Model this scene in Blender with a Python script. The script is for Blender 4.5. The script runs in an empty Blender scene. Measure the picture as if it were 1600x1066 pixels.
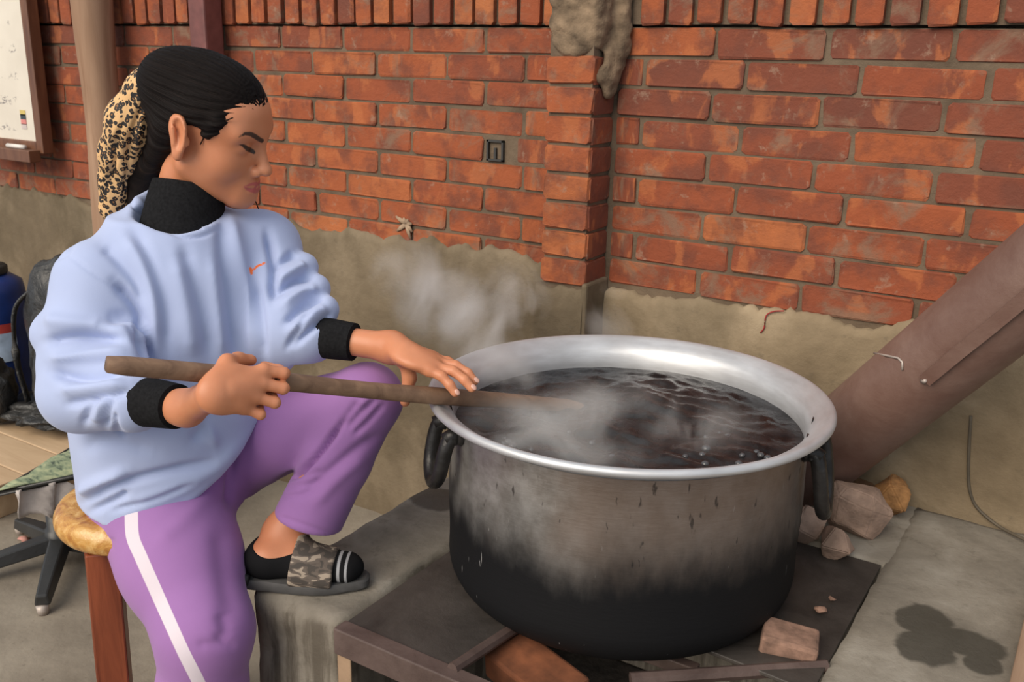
import bpy, math, random
import numpy as np
from mathutils import Vector, Matrix

random.seed(7)
SC = bpy.context.scene
COL = SC.collection

# ------------------------------------------------------------------ camera
F_PX = 1500.0
CAM = np.array([2.150, -2.107, 1.382])
_p, _ro, _ya = 0.2873, 0.0225, -0.5631
FW = np.array([math.sin(_ya) * math.cos(_p), math.cos(_ya) * math.cos(_p), -math.sin(_p)])
_r = np.cross(FW, [0, 0, 1.0]); _r /= np.linalg.norm(_r)
_u = np.cross(_r, FW)
RT = math.cos(_ro) * _r + math.sin(_ro) * _u
UP = -math.sin(_ro) * _r + math.cos(_ro) * _u
cam_d = bpy.data.cameras.new('camera')
cam_d.sensor_width = 36.0
cam_d.lens = F_PX / 1600 * 36
cam_d.clip_start = 0.05
cam_d.dof.use_dof = True
cam_d.dof.focus_distance = 1.62
cam_d.dof.aperture_fstop = 11.0
cam = bpy.data.objects.new('camera', cam_d)
COL.objects.link(cam)
cam.matrix_world = Matrix(((RT[0], UP[0], -FW[0], CAM[0]), (RT[1], UP[1], -FW[1], CAM[1]),
                           (RT[2], UP[2], -FW[2], CAM[2]), (0, 0, 0, 1)))
SC.camera = cam

# ------------------------------------------------------------------ light
W = bpy.data.worlds.new('daylight'); SC.world = W; W.use_nodes = True
bg = W.node_tree.nodes['Background']
bg.inputs[0].default_value = (0.83, 0.905, 1.0, 1)
bg.inputs[1].default_value = 0.48
sun_d = bpy.data.lights.new('sun', 'SUN')
sun_d.energy = 2.5; sun_d.angle = math.radians(48); sun_d.color = (1.0, 0.89, 0.75)
sun = bpy.data.objects.new('sun', sun_d); COL.objects.link(sun)
sun.rotation_euler = Vector((0.14, 0.80, -0.58)).to_track_quat('-Z', 'Y').to_euler()
vs = SC.view_settings
vs.view_transform = 'Standard'; vs.look = 'None'; vs.gamma = 1.0; vs.exposure = 0.50
vs.use_curve_mapping = False
SC.cycles.use_denoising = True
SC.cycles.volume_step_rate = 2.0
SC.cycles.volume_bounces = 3


# ------------------------------------------------------------------ photo pixel -> place
def ray(x, y):
    d = FW * F_PX + (x - 800) * RT - (y - 533) * UP
    return d / np.linalg.norm(d)
def at(x, y, dep):
    d = ray(x, y); return CAM + d * dep / (d @ FW)
def onz(x, y, z):
    d = ray(x, y); return CAM + d * (z - CAM[2]) / d[2]
def ony(x, y, yy):
    d = ray(x, y); return CAM + d * (yy - CAM[1]) / d[1]
def to_px(P):
    d = np.asarray(P, float) - CAM
    z = d @ FW
    return np.stack([800 + F_PX * (d @ RT) / z, 533 - F_PX * (d @ UP) / z], -1), z


# ------------------------------------------------------------------ materials
class NT:
    def __init__(s, name, rough=0.8, base=(0.5, 0.5, 0.5), metal=0.0):
        s.m = bpy.data.materials.new(name); s.m.use_nodes = True
        s.t = s.m.node_tree; s.n = s.t.nodes; s.b = s.n['Principled BSDF']
        s.b.inputs['Roughness'].default_value = rough
        s.b.inputs['Metallic'].default_value = metal
        s.b.inputs['Base Color'].default_value = (*base, 1)
    def node(s, typ, **kw):
        n = s.n.new(typ)
        for k, v in kw.items(): setattr(n, k, v)
        return n
    def link(s, a, b): s.t.links.new(a, b)
    def put(s, sock, v):
        if hasattr(v, 'links'): s.link(v, sock)
        elif isinstance(v, (tuple, list)) and len(v) == 3 and sock.type == 'RGBA': sock.default_value = (*v, 1)
        else: sock.default_value = v
    def coord(s, kind='Object', rnd=0.0):
        o = s.node('ShaderNodeTexCoord').outputs[kind]
        if rnd:
            r = s.node('ShaderNodeObjectInfo').outputs['Random']
            m = s.math('MULTIPLY', r, rnd)
            v = s.node('ShaderNodeVectorMath', operation='ADD')
            s.link(o, v.inputs[0]); s.link(m, v.inputs[1]); o = v.outputs[0]
        return o
    def mapping(s, co, scale=(1, 1, 1), rot=(0, 0, 0), loc=(0, 0, 0)):
        m = s.node('ShaderNodeMapping'); s.link(co, m.inputs[0])
        m.inputs['Scale'].default_value = scale; m.inputs['Rotation'].default_value = rot
        m.inputs['Location'].default_value = loc
        return m.outputs[0]
    def noise(s, co, scale=5, detail=4, rough=0.55, dist=0.0):
        n = s.node('ShaderNodeTexNoise')
        s.link(co, n.inputs['Vector'])
        n.inputs['Scale'].default_value = scale; n.inputs['Detail'].default_value = detail
        n.inputs['Roughness'].default_value = rough; n.inputs['Distortion'].default_value = dist
        return n.outputs['Fac']
    def math(s, op, a, b=0.0, c=0.0, clamp=False):
        n = s.node('ShaderNodeMath', operation=op, use_clamp=clamp)
        s.put(n.inputs[0], a); s.put(n.inputs[1], b); s.put(n.inputs[2], c)
        return n.outputs[0]
    def ramp(s, fac, stops, interp='LINEAR'):
        n = s.node('ShaderNodeValToRGB'); n.color_ramp.interpolation = interp
        s.link(fac, n.inputs[0])
        e = n.color_ramp.elements
        while len(e) < len(stops): e.new(0.5)
        for el, (p_, c) in zip(e, stops):
            el.position = p_
            el.color = (c, c, c, 1) if isinstance(c, (int, float)) else (*c, 1)
        return n.outputs[0]
    def mix(s, fac, a, b, mode='MIX'):
        n = s.node('ShaderNodeMix', data_type='RGBA', blend_type=mode)
        s.put(n.inputs[0], fac); s.put(n.inputs[6], a); s.put(n.inputs[7], b)
        return n.outputs[2]
    def smooth(s, v, lo, hi):
        n = s.node('ShaderNodeMapRange', interpolation_type='SMOOTHSTEP')
        s.put(n.inputs[0], v); n.inputs[1].default_value = lo; n.inputs[2].default_value = hi
        return n.outputs[0]
    def attr(s, name):
        return s.node('ShaderNodeAttribute', attribute_name=name).outputs['Fac']
    def bump(s, h, strength=0.3, dist=0.01):
        n = s.node('ShaderNodeBump'); n.inputs['Strength'].default_value = strength
        n.inputs['Distance'].default_value = dist
        s.link(h, n.inputs['Height']); s.link(n.outputs[0], s.b.inputs['Normal'])
    def col(s, c): s.put(s.b.inputs['Base Color'], c)
    def rough(s, c): s.put(s.b.inputs['Roughness'], c)
    def sep(s, co):
        n = s.node('ShaderNodeSeparateXYZ'); s.link(co, n.inputs[0]); return n.outputs

def simple(name, base, rough=0.7, metal=0.0, var=0.25, scale=12, bump=0.15, bscale=60, bdist=0.004, rnd=5.0, spec=0.5):
    m = NT(name, rough, base, metal); co = m.coord('Object', rnd)
    m.b.inputs['Specular IOR Level'].default_value = spec
    n = m.noise(co, scale, 5)
    lo = tuple(c * (1 - var) for c in base); hi = tuple(min(1, c * (1 + var)) for c in base)
    m.col(m.ramp(n, [(0.3, lo), (0.7, hi)]))
    if bump: m.bump(m.noise(co, bscale, 4), bump, bdist)
    return m.m

M = {}
def mat_brick():
    m = NT('brick_clay', 0.9)
    co = m.coord('Object', 40.0)
    base = m.node('ShaderNodeObjectInfo').outputs['Color']
    n1 = m.noise(co, 13, 6, 0.6)
    c = m.mix(m.math('MULTIPLY', m.smooth(n1, 0.42, 0.66), 0.75), base, (0.140, 0.044, 0.027))
    n2 = m.noise(m.mapping(co, (1.5, 1, 1.0), loc=(3, 1, 7)), 8, 6, 0.55, 0.4)
    c = m.mix(m.math('MULTIPLY', m.smooth(n2, 0.54, 0.62), 0.55), c, (0.44, 0.135, 0.045))
    n3 = m.noise(m.mapping(co, loc=(9, 4, 2)), 8, 7, 0.68, 0.6)
    c = m.mix(m.math('MULTIPLY', m.smooth(n3, 0.52, 0.68), 0.72), c, (0.205, 0.130, 0.085))
    n4 = m.noise(m.mapping(co, loc=(2, 8, 5)), 24, 6, 0.7, 0.3)
    c = m.mix(m.math('MULTIPLY', m.smooth(n4, 0.58, 0.70), 0.5), c, (0.32, 0.215, 0.150))
    m.col(c)
    m.bump(m.noise(co, 60, 6, 0.7), 0.6, 0.006)
    return m.m
def mat_mortar():
    m = NT('mortar', 0.95); co = m.coord('Object')
    n = m.noise(co, 9, 6, 0.6)
    m.col(m.ramp(n, [(0.3, (0.088, 0.060, 0.038)), (0.7, (0.180, 0.130, 0.085))]))
    m.bump(m.noise(co, 70, 6, 0.7), 0.6, 0.006)
    return m.m
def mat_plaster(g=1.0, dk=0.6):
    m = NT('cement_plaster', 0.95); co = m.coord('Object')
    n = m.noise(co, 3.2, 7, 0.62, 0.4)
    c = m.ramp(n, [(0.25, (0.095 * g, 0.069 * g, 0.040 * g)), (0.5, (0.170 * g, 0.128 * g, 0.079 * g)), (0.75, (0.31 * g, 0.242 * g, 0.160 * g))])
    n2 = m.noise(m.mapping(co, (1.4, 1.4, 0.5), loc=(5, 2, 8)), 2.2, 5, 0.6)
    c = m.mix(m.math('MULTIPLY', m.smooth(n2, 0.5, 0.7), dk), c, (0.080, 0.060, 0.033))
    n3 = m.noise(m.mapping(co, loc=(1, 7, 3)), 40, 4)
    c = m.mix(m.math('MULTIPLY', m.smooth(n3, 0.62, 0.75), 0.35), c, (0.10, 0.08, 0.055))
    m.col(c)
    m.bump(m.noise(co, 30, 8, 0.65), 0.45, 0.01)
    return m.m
def mat_concrete():
    m = NT('worn_concrete', 0.92); co = m.coord('Object')
    n = m.noise(co, 5, 7, 0.62, 0.3)
    c = m.ramp(n, [(0.28, (0.130, 0.112, 0.088)), (0.5, (0.235, 0.208, 0.168)), (0.75, (0.37, 0.340, 0.290))])
    n2 = m.noise(m.mapping(co, loc=(4, 4, 4)), 26, 5, 0.7)
    c = m.mix(m.math('MULTIPLY', m.smooth(n2, 0.55, 0.72), 0.45), c, (0.10, 0.085, 0.062))
    st = m.noise(m.mapping(co, (1, 1, 0.09), loc=(2, 5, 1)), 30, 5, 0.6)
    up = m.sep(m.node('ShaderNodeNewGeometry').outputs['Normal'])[2]
    side_ = m.math('SUBTRACT', 1.0, m.smooth(up, 0.3, 0.7))
    c = m.mix(m.math('MULTIPLY', m.math('MULTIPLY', m.smooth(st, 0.42, 0.62), side_), 0.8), c, (0.070, 0.056, 0.040))
    # damp spill marks lying on the slab top
    xyz = m.sep(co); wob = m.math('MULTIPLY', m.math('SUBTRACT', m.noise(co, 22, 3), 0.5), 0.05)
    wet = None
    for (cx, cy, rx, ry) in SPILLS:
        dx = m.math('DIVIDE', m.math('SUBTRACT', xyz[0], cx), rx)
        dy = m.math('DIVIDE', m.math('SUBTRACT', xyz[1], cy), ry)
        d = m.math('SQRT', m.math('ADD', m.math('MULTIPLY', dx, dx), m.math('MULTIPLY', dy, dy)))
        d = m.math('ADD', d, m.math('MULTIPLY', wob, 12))
        k = m.math('SUBTRACT', 1.0, m.smooth(d, 0.82, 1.05))
        wet = k if wet is None else m.math('MAXIMUM', wet, k)
    wet = m.math('MULTIPLY', wet, m.smooth(xyz[2], 0.46, 0.468))
    c = m.mix(m.math('MULTIPLY', wet, 0.85), c, (0.050, 0.047, 0.038))
    m.col(c); m.rough(m.math('SUBTRACT', 0.93, m.math('MULTIPLY', wet, 0.4)))
    m.bump(m.noise(co, 60, 8, 0.7), 0.4, 0.006)
    return m.m
def mat_pot_out():
    m = NT('sooty_aluminium', 0.5, metal=1.0); co = m.coord('Object'); z = m.sep(co)[2]
    n = m.noise(m.mapping(co, (1, 1, 0.45)), 9, 6, 0.6)
    zz = m.math('ADD', z, m.math('MULTIPLY', m.math('SUBTRACT', n, 0.5), 0.16))
    soot = m.math('SUBTRACT', 1.0, m.smooth(zz, 0.150, 0.335))
    dirt_reflection = m.ramp(m.noise(co, 30, 6, 0.6), [(0.35, (0.27, 0.250, 0.23)), (0.65, (0.45, 0.430, 0.41))])
    tan = m.noise(m.mapping(co, (1, 1, 0.6), loc=(6, 1, 4)), 4.5, 4, 0.5)
    dirt_reflection = m.mix(m.math('MULTIPLY', m.smooth(m.math('ADD', tan, m.math('MULTIPLY', m.sep(co)[0], 0.45)), 0.45, 0.68), 0.75), dirt_reflection, (0.25, 0.180, 0.140))  # browner toward one side: warm reflection of bricks and slab mixed into the colour
    sp = m.noise(m.mapping(co, (1, 1, 0.3), loc=(3, 3, 3)), 75, 3)
    dirt_reflection = m.mix(m.math('MULTIPLY', m.smooth(sp, 0.66, 0.72), 0.8), dirt_reflection, (0.06, 0.05, 0.045))
    c = m.mix(soot, dirt_reflection, (0.008, 0.008, 0.009))
    scr = m.noise(m.mapping(co, (9, 9, 0.8), loc=(1, 2, 3)), 24, 3, 0.5)
    c = m.mix(m.math('MULTIPLY', m.smooth(scr, 0.72, 0.77), 0.5), c, (0.45, 0.44, 0.43))
    m.col(c)
    m.put(m.b.inputs['Metallic'], m.math('SUBTRACT', 0.85, m.math('MULTIPLY', soot, 0.85)))
    m.rough(m.math('ADD', 0.46, m.math('MULTIPLY', soot, 0.2)))
    m.put(m.b.inputs['Specular IOR Level'], m.math('SUBTRACT', 0.5, m.math('MULTIPLY', soot, 0.36)))
    m.bump(m.noise(m.mapping(co, (1, 1, 6)), 40, 4), 0.12, 0.003)
    return m.m
def mat_alu():
    m = NT('bare_aluminium', 0.45, metal=0.62); co = m.coord('Object')
    m.col(m.ramp(m.noise(m.mapping(co, (1, 1, 5)), 14, 5), [(0.3, (0.50, 0.50, 0.51)), (0.7, (0.64, 0.65, 0.67))]))
    m.rough(m.ramp(m.noise(co, 20, 4), [(0.3, 0.40), (0.7, 0.52)]))
    return m.m
def mat_liquid():
    m = NT('dark_boiling_brew', 0.12, (0.012, 0.011, 0.012)); co = m.coord('Object')
    m.col(m.ramp(m.noise(co, 18, 6), [(0.4, (0.006, 0.006, 0.007)), (0.75, (0.035, 0.034, 0.036))]))
    m.rough(m.ramp(m.noise(co, 25, 4), [(0.35, 0.16), (0.7, 0.42)]))
    m.bump(m.noise(co, 60, 4), 0.35, 0.006)
    m.b.inputs['Specular IOR Level'].default_value = 0.26
    return m.m
def mat_wood(name, a, b, scale=6.0, axis=2, rough=0.75, stretch=0.12):
    m = NT(name, rough); co = m.coord('Object', 3.0)
    sc = [1.0, 1.0, 1.0]; sc[axis] = stretch
    n = m.noise(m.mapping(co, tuple(sc)), scale * 6, 6, 0.6, 0.8)
    m.col(m.ramp(n, [(0.3, a), (0.7, b)]))
    m.bump(n, 0.3, 0.004)
    return m.m
def mat_rust(name, a, b, rough=0.7):
    m = NT(name, rough); co = m.coord('Object', 2.0)
    n = m.noise(co, 7, 7, 0.65, 0.5)
    m.col(m.ramp(n, [(0.3, a), (0.7, b)]))
    m.bump(m.noise(co, 55, 6, 0.7), 0.3, 0.004)
    return m.m

# ------------------------------------------------------------------ object helpers
def tag(o, label, cat, group=None, kind=None):
    o['label'] = label; o['category'] = cat
    if group: o['group'] = group
    if kind: o['kind'] = kind
    return o
def mesh_obj(name, verts, faces, mat, parent=None, smooth=False, loc=None):
    me = bpy.data.meshes.new(name)
    me.from_pydata([tuple(map(float, v)) for v in verts], [], [tuple(map(int, f)) for f in faces])
    me.update()
    if smooth: me.polygons.foreach_set('use_smooth', [True] * len(me.polygons))
    if mat: me.materials.append(mat)
    o = bpy.data.objects.new(name, me); COL.objects.link(o)
    if loc is not None: o.location = tuple(map(float, loc))
    if parent: o.parent = parent
    return o
def empty(name, loc=(0, 0, 0)):
    o = bpy.data.objects.new(name, None); COL.objects.link(o); o.location = tuple(map(float, loc)); return o
class MB:
    def __init__(s): s.v = []; s.f = []
    def add(s, v, f):
        n = len(s.v); s.v += [tuple(map(float, q)) for q in v]; s.f += [tuple(n + i for i in q) for q in f]; return s
    def box(s, lo, hi):
        x0, y0, z0 = lo; x1, y1, z1 = hi
        v = [(x0, y0, z0), (x1, y0, z0), (x1, y1, z0), (x0, y1, z0), (x0, y0, z1), (x1, y0, z1), (x1, y1, z1), (x0, y1, z1)]
        return s.add(v, [(0, 3, 2, 1), (4, 5, 6, 7), (0, 1, 5, 4), (1, 2, 6, 5), (2, 3, 7, 6), (3, 0, 4, 7)])
    def tube(s, pts, rad, n=12, cap=True, flat=1.0, upv=(0, 0, 1), closed=False):
        pts = [np.array(p_, float) for p_ in pts]
        if not hasattr(rad, '__len__'): rad = [rad] * len(pts)
        k = len(pts); v = []; f = []
        for i, p_ in enumerate(pts):
            if closed: d = pts[(i + 1) % k] - pts[i - 1]
            else: d = pts[min(i + 1, k - 1)] - pts[max(i - 1, 0)]
            d = d / np.linalg.norm(d)
            a = np.cross(d, upv)
            if np.linalg.norm(a) < 1e-3: a = np.cross(d, (1, 0.1, 0))
            a /= np.linalg.norm(a); b = np.cross(a, d)
            for j in range(n):
                t = 2 * math.pi * j / n
                v.append(p_ + rad[i] * (a * math.cos(t) + b * math.sin(t) * flat))
        for i in range(k if closed else k - 1):
            i2 = (i + 1) % k
            for j in range(n):
                j2 = (j + 1) % n
                f.append((i * n + j, i * n + j2, i2 * n + j2, i2 * n + j))
        if cap and not closed:
            f.append(tuple(range(n - 1, -1, -1))); f.append(tuple((k - 1) * n + j for j in range(n)))
        return s.add(v, f)
    def lathe(s, prof, n=96, c=(0, 0), close=False):
        v = []; f = []; k = len(prof)
        for r, z in prof:
            for j in range(n):
                t = 2 * math.pi * j / n
                v.append((c[0] + r * math.cos(t), c[1] + r * math.sin(t), z))
        for i in range(k - 1 if not close else k):
            i2 = (i + 1) % k
            for j in range(n):
                j2 = (j + 1) % n
                f.append((i * n + j, i * n + j2, i2 * n + j2, i2 * n + j))
        return s.add(v, f)
    def build(s, name, mat, parent=None, smooth=False, bevel=0.0, loc=None, seg=2):
        o = mesh_obj(name, s.v, s.f, mat, parent, smooth, loc)
        if bevel:
            b = o.modifiers.new('bevel', 'BEVEL'); b.width = bevel; b.segments = seg; b.limit_method = 'ANGLE'
        return o
def auto_smooth(o, ang=40):
    me = o.data
    me.polygons.foreach_set('use_smooth', [True] * len(me.polygons))
    me.set_sharp_from_angle(angle=math.radians(ang))
    return o
def crom(pts, n=8):
    pts = [np.array(q, float) for q in pts]; out = []
    P = [2 * pts[0] - pts[1]] + pts + [2 * pts[-1] - pts[-2]]
    for i in range(1, len(P) - 2):
        for k in range(n):
            t = k / n
            out.append(0.5 * ((2 * P[i]) + (-P[i - 1] + P[i + 1]) * t + (2 * P[i - 1] - 5 * P[i] + 4 * P[i + 1] - P[i + 2]) * t * t
                              + (-P[i - 1] + 3 * P[i] - 3 * P[i + 1] + P[i + 2]) * t ** 3))
    out.append(pts[-1]); return out
def vnoise(P, seed=0):
    """cheap smooth 3-D noise: a sum of random plane waves, about -1..1"""
    rs = np.random.RandomState(seed); P = np.asarray(P, float); out = np.zeros(P.shape[:-1])
    for k in range(14):
        w = rs.normal(size=3); w = w / np.linalg.norm(w) * rs.uniform(0.6, 1.7)
        out += np.sin(P @ (w * 2 * math.pi) + rs.uniform(0, 6.28))
    return out / 5.0

# ------------------------------------------------------------------ mesh tools
# Bodies and clothes are grown as smooth distance fields and meshed with surface nets.
class Field:
    def __init__(s, lo, hi, h):
        s.ax = [np.arange(l, u_ + h, h, dtype=np.float32) if np.isscalar(h) else None for l, u_ in zip(lo, hi)]
        s.h = h; s.v = np.full([len(a) for a in s.ax], 1.0, np.float32)
    def win(s, lo, hi, m):
        sl = []
        for a, l, u_ in zip(s.ax, lo, hi):
            i0 = max(0, int(np.searchsorted(a, l - m)) - 1); i1 = min(len(a), int(np.searchsorted(a, u_ + m)) + 1)
            sl.append(slice(i0, max(i1, i0 + 1)))
        return tuple(sl)
    def grid(s, sl):
        X, Y, Z = np.meshgrid(*[a[q] for a, q in zip(s.ax, sl)], indexing='ij'); return np.stack([X, Y, Z], -1)
    def op(s, fn, lo, hi, k=0.0, mode='u'):
        m = max(k, 0.012) + 2 * s.h
        sl = s.win(lo, hi, m); P = s.grid(sl); d = fn(P).astype(np.float32); a = s.v[sl]
        if mode == 's': a, d = -a, d
        if k > 0:
            hh = np.clip(0.5 + 0.5 * (a - d) / k, 0, 1); r = a + (d - a) * hh - k * hh * (1 - hh)
        else: r = np.minimum(a, d)
        s.v[sl] = -r if mode == 's' else r
    # rounded cone
    def cone(s, a, b, ra, rb, k=0.02, mode='u'):
        a, b = np.array(a, float), np.array(b, float); r = max(ra, rb)
        ab = b - a; L2 = max(ab @ ab, 1e-9)
        def fn(P):
            t = np.clip(((P - a) @ ab) / L2, 0, 1); q = P - a - t[..., None] * ab
            return np.sqrt((q * q).sum(-1)) - (ra + (rb - ra) * t)
        s.op(fn, np.minimum(a, b) - r, np.maximum(a, b) + r, k, mode)
    def chain(s, pts, rad, k=0.02):
        for i in range(len(pts) - 1): s.cone(pts[i], pts[i + 1], rad[i], rad[i + 1], k)
    # ellipsoid with axes R (columns) and radii
    def ell(s, c, rad, R=None, k=0.02, mode='u'):
        c = np.array(c, float); rad = np.array(rad, float); R = np.eye(3) if R is None else R
        ext = np.sqrt(((R * rad) ** 2).sum(1))
        def fn(P):
            q = (P - c) @ R
            k0 = np.sqrt(((q / rad) ** 2).sum(-1)); k1 = np.sqrt(((q / rad ** 2) ** 2).sum(-1)) + 1e-9
            return k0 * (k0 - 1) / k1
        s.op(fn, c - ext, c + ext, k, mode)
    # elliptical section swept from a to b: half widths (la, fa) -> (lb, fb) along lateral axis lat
    def slab(s, a, b, wa, wb, lat, k=0.03, pw=2.4):
        a, b = np.array(a, float), np.array(b, float); ab = b - a; L = np.linalg.norm(ab); ax = ab / L
        lat = np.array(lat, float); lat = lat - ax * (lat @ ax); lat /= np.linalg.norm(lat); fr = np.cross(lat, ax)
        r = max(*wa, *wb)
        def fn(P):
            q = P - a; t = (q @ ax) / L; tc = np.clip(t, 0, 1)
            A = wa[0] + (wb[0] - wa[0]) * tc; B = wa[1] + (wb[1] - wa[1]) * tc
            e = np.abs(q @ lat) / A; g = np.abs(q @ fr) / B
            rr = (e ** pw + g ** pw) ** (1 / pw)
            d = (rr - 1) * np.minimum(A, B); ex = np.abs(t - tc) * L
            return np.where(ex > 0, np.sqrt(np.maximum(d, 0) ** 2 + ex * ex), d)
        s.op(fn, np.minimum(a, b) - r, np.maximum(a, b) + r, k)
    # one smooth trunk: elliptical sections (point, lateral half width, front half width) stacked along the line from first to last
    def trunk(s, secs, lat, k=0.03, pw=2.3):
        pts = np.array([q[0] for q in secs]); A_ = np.array([q[1] for q in secs]); B_ = np.array([q[2] for q in secs])
        ax = pts[-1] - pts[0]; L = np.linalg.norm(ax); ax = ax / L; t_ = (pts - pts[0]) @ ax
        lat = np.array(lat, float); lat = lat - ax * (lat @ ax); lat /= np.linalg.norm(lat); fr = np.cross(lat, ax)
        ol = (pts - pts[0]) @ lat; of = (pts - pts[0]) @ fr
        tt = np.linspace(t_[0], t_[-1], 60)
        def sm(y):
            y = np.interp(tt, t_, y); yp = np.pad(y, 8, mode='edge'); return np.convolve(yp, np.ones(17) / 17, 'valid')
        A2, B2, l2, f2 = sm(A_), sm(B_), sm(ol), sm(of); r = max(A_.max(), B_.max())
        def fn(P):
            q = P - pts[0]; t = q @ ax; tc = np.clip(t, tt[0], tt[-1]); ex = np.abs(t - tc)
            A = np.interp(tc, tt, A2); B = np.interp(tc, tt, B2)
            e = np.abs(q @ lat - np.interp(tc, tt, l2)) / A; g = np.abs(q @ fr - np.interp(tc, tt, f2)) / B
            d = ((e ** pw + g ** pw) ** (1 / pw) - 1) * np.minimum(A, B)
            return np.where(ex > 0, np.sqrt(np.maximum(d, 0) ** 2 + ex * ex), d)
        s.op(fn, pts.min(0) - r, pts.max(0) + r, k)
    def mesh(s, it=3):
        v = s.v; sg = v < 0
        c = np.zeros(np.array(v.shape) - 1, np.uint8); offs = [(i, j, k_) for i in (0, 1) for j in (0, 1) for k_ in (0, 1)]
        sh = c.shape
        for o in offs: c += sg[o[0]:o[0] + sh[0], o[1]:o[1] + sh[1], o[2]:o[2] + sh[2]]
        act = np.argwhere((c > 0) & (c < 8))
        idx = np.full(sh, -1, np.int32); idx[tuple(act.T)] = np.arange(len(act))
        cv = np.stack([v[act[:, 0] + o[0], act[:, 1] + o[1], act[:, 2] + o[2]] for o in offs], 1)
        acc = np.zeros((len(act), 3)); cnt = np.zeros(len(act))
        for i in range(8):
            for j in range(i + 1, 8):
                df = np.array(offs[j]) - np.array(offs[i])
                if np.abs(df).sum() != 1: continue
                m = (cv[:, i] < 0) != (cv[:, j] < 0)
                t = cv[m, i] / (cv[m, i] - cv[m, j])
                acc[m] += np.array(offs[i]) + t[:, None] * df; cnt[m] += 1
        org = np.array([a[0] for a in s.ax]); V = org + (act + acc / cnt[:, None]) * s.h
        Fq = []
        for axis in range(3):
            n1, n2 = (axis + 1) % 3, (axis + 2) % 3
            a = [slice(None)] * 3; b = [slice(None)] * 3
            a[axis] = slice(0, -1); b[axis] = slice(1, None)
            e = np.argwhere(sg[tuple(a)] != sg[tuple(b)])
            e = e[(e[:, n1] > 0) & (e[:, n2] > 0) & (e[:, n1] < sh[n1]) & (e[:, n2] < sh[n2])]
            inside = sg[tuple(e.T)]
            q = []
            for (d1, d2) in ((-1, -1), (0, -1), (0, 0), (-1, 0)):
                g = e.copy(); g[:, n1] += d1; g[:, n2] += d2; q.append(idx[tuple(g.T)])
            q = np.stack(q, 1); q[~inside] = q[~inside][:, ::-1]; Fq.append(q)
        Fq = np.concatenate(Fq)
        return V, Fq
def edges_of(Fq):
    E = np.concatenate([Fq[:, [0, 1]], Fq[:, [1, 2]], Fq[:, [2, 3]], Fq[:, [3, 0]]]); E.sort(1)
    return np.unique(E, axis=0)
def relax(V, Fq, it=6, lam=0.5, mu=-0.52):
    E = edges_of(Fq); n = len(V)
    deg = np.bincount(E.ravel(), minlength=n)[:, None]
    for k_ in range(it):
        for w in (lam, mu):
            s_ = np.stack([np.bincount(E[:, 0], V[E[:, 1], c], n) + np.bincount(E[:, 1], V[E[:, 0], c], n) for c in range(3)], 1)
            V = V + w * (s_ / np.maximum(deg, 1) - V)
    return V
def normals(V, Fq):
    n = np.cross(V[Fq[:, 2]] - V[Fq[:, 0]], V[Fq[:, 3]] - V[Fq[:, 1]])
    N = np.zeros_like(V)
    for c in range(3):
        for q in range(4): N[:, c] += np.bincount(Fq[:, q], n[:, c], len(V))
    return N / (np.linalg.norm(N, axis=1, keepdims=True) + 1e-12)
def poly_dist(Q, poly):
    """distance and arc fraction of 2-D or 3-D points to a polyline"""
    poly = np.array(poly, float); best = np.full(len(Q), 1e9); frac = np.zeros(len(Q)); n = len(poly) - 1
    for i in range(n):
        a, b = poly[i], poly[i + 1]; ab = b - a
        t = np.clip(((Q - a) @ ab) / (ab @ ab), 0, 1); d = np.linalg.norm(Q - a - t[:, None] * ab, axis=1)
        m = d < best; best[m] = d[m]; frac[m] = (i + t[m]) / n
    return best, frac
def sculpt(V, Fq, strokes):
    """press or raise folds: stroke = (polyline in photo pixels, half width in px, amplitude in m); works on the faces turned to that line of sight"""
    N = normals(V, Fq); Q, dep = to_px(V)
    face = np.clip(((CAM - V) / np.linalg.norm(CAM - V, axis=1, keepdims=True) * N).sum(1) * 2.5 + 0.35, 0, 1)
    D = np.zeros(len(V))
    for poly, w, amp in strokes:
        sm = crom([np.array(q, float) for q in poly], 5) if len(poly) > 2 else poly
        d, fr = poly_dist(Q, sm)
        taper = np.clip(np.minimum(fr, 1 - fr) * 5 + 0.25, 0, 1)
        D += amp * np.exp(-(d / w) ** 2) * taper
    return V + N * (D * face)[:, None]
def cloth_obj(name, V, Fq, mat, parent, attrs=None, origin=None):
    V = np.asarray(V)
    me = bpy.data.meshes.new(name)
    me.vertices.add(len(V)); me.vertices.foreach_set('co', (V - (origin if origin is not None else 0)).astype(np.float32).ravel())
    nf = len(Fq); me.loops.add(nf * 4); me.polygons.add(nf)
    me.loops.foreach_set('vertex_index', Fq.astype(np.int32).ravel())
    me.polygons.foreach_set('loop_start', np.arange(0, nf * 4, 4, dtype=np.int32))
    me.polygons.foreach_set('use_smooth', np.ones(nf, bool))
    me.update(calc_edges=True); me.validate()
    for k_, a in (attrs or {}).items():
        at_ = me.attributes.new(k_, 'FLOAT', 'POINT'); at_.data.foreach_set('value', np.asarray(a, np.float32))
    me.materials.append(mat)
    o = bpy.data.objects.new(name, me); COL.objects.link(o)
    if parent: o.parent = parent
    return o


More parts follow.
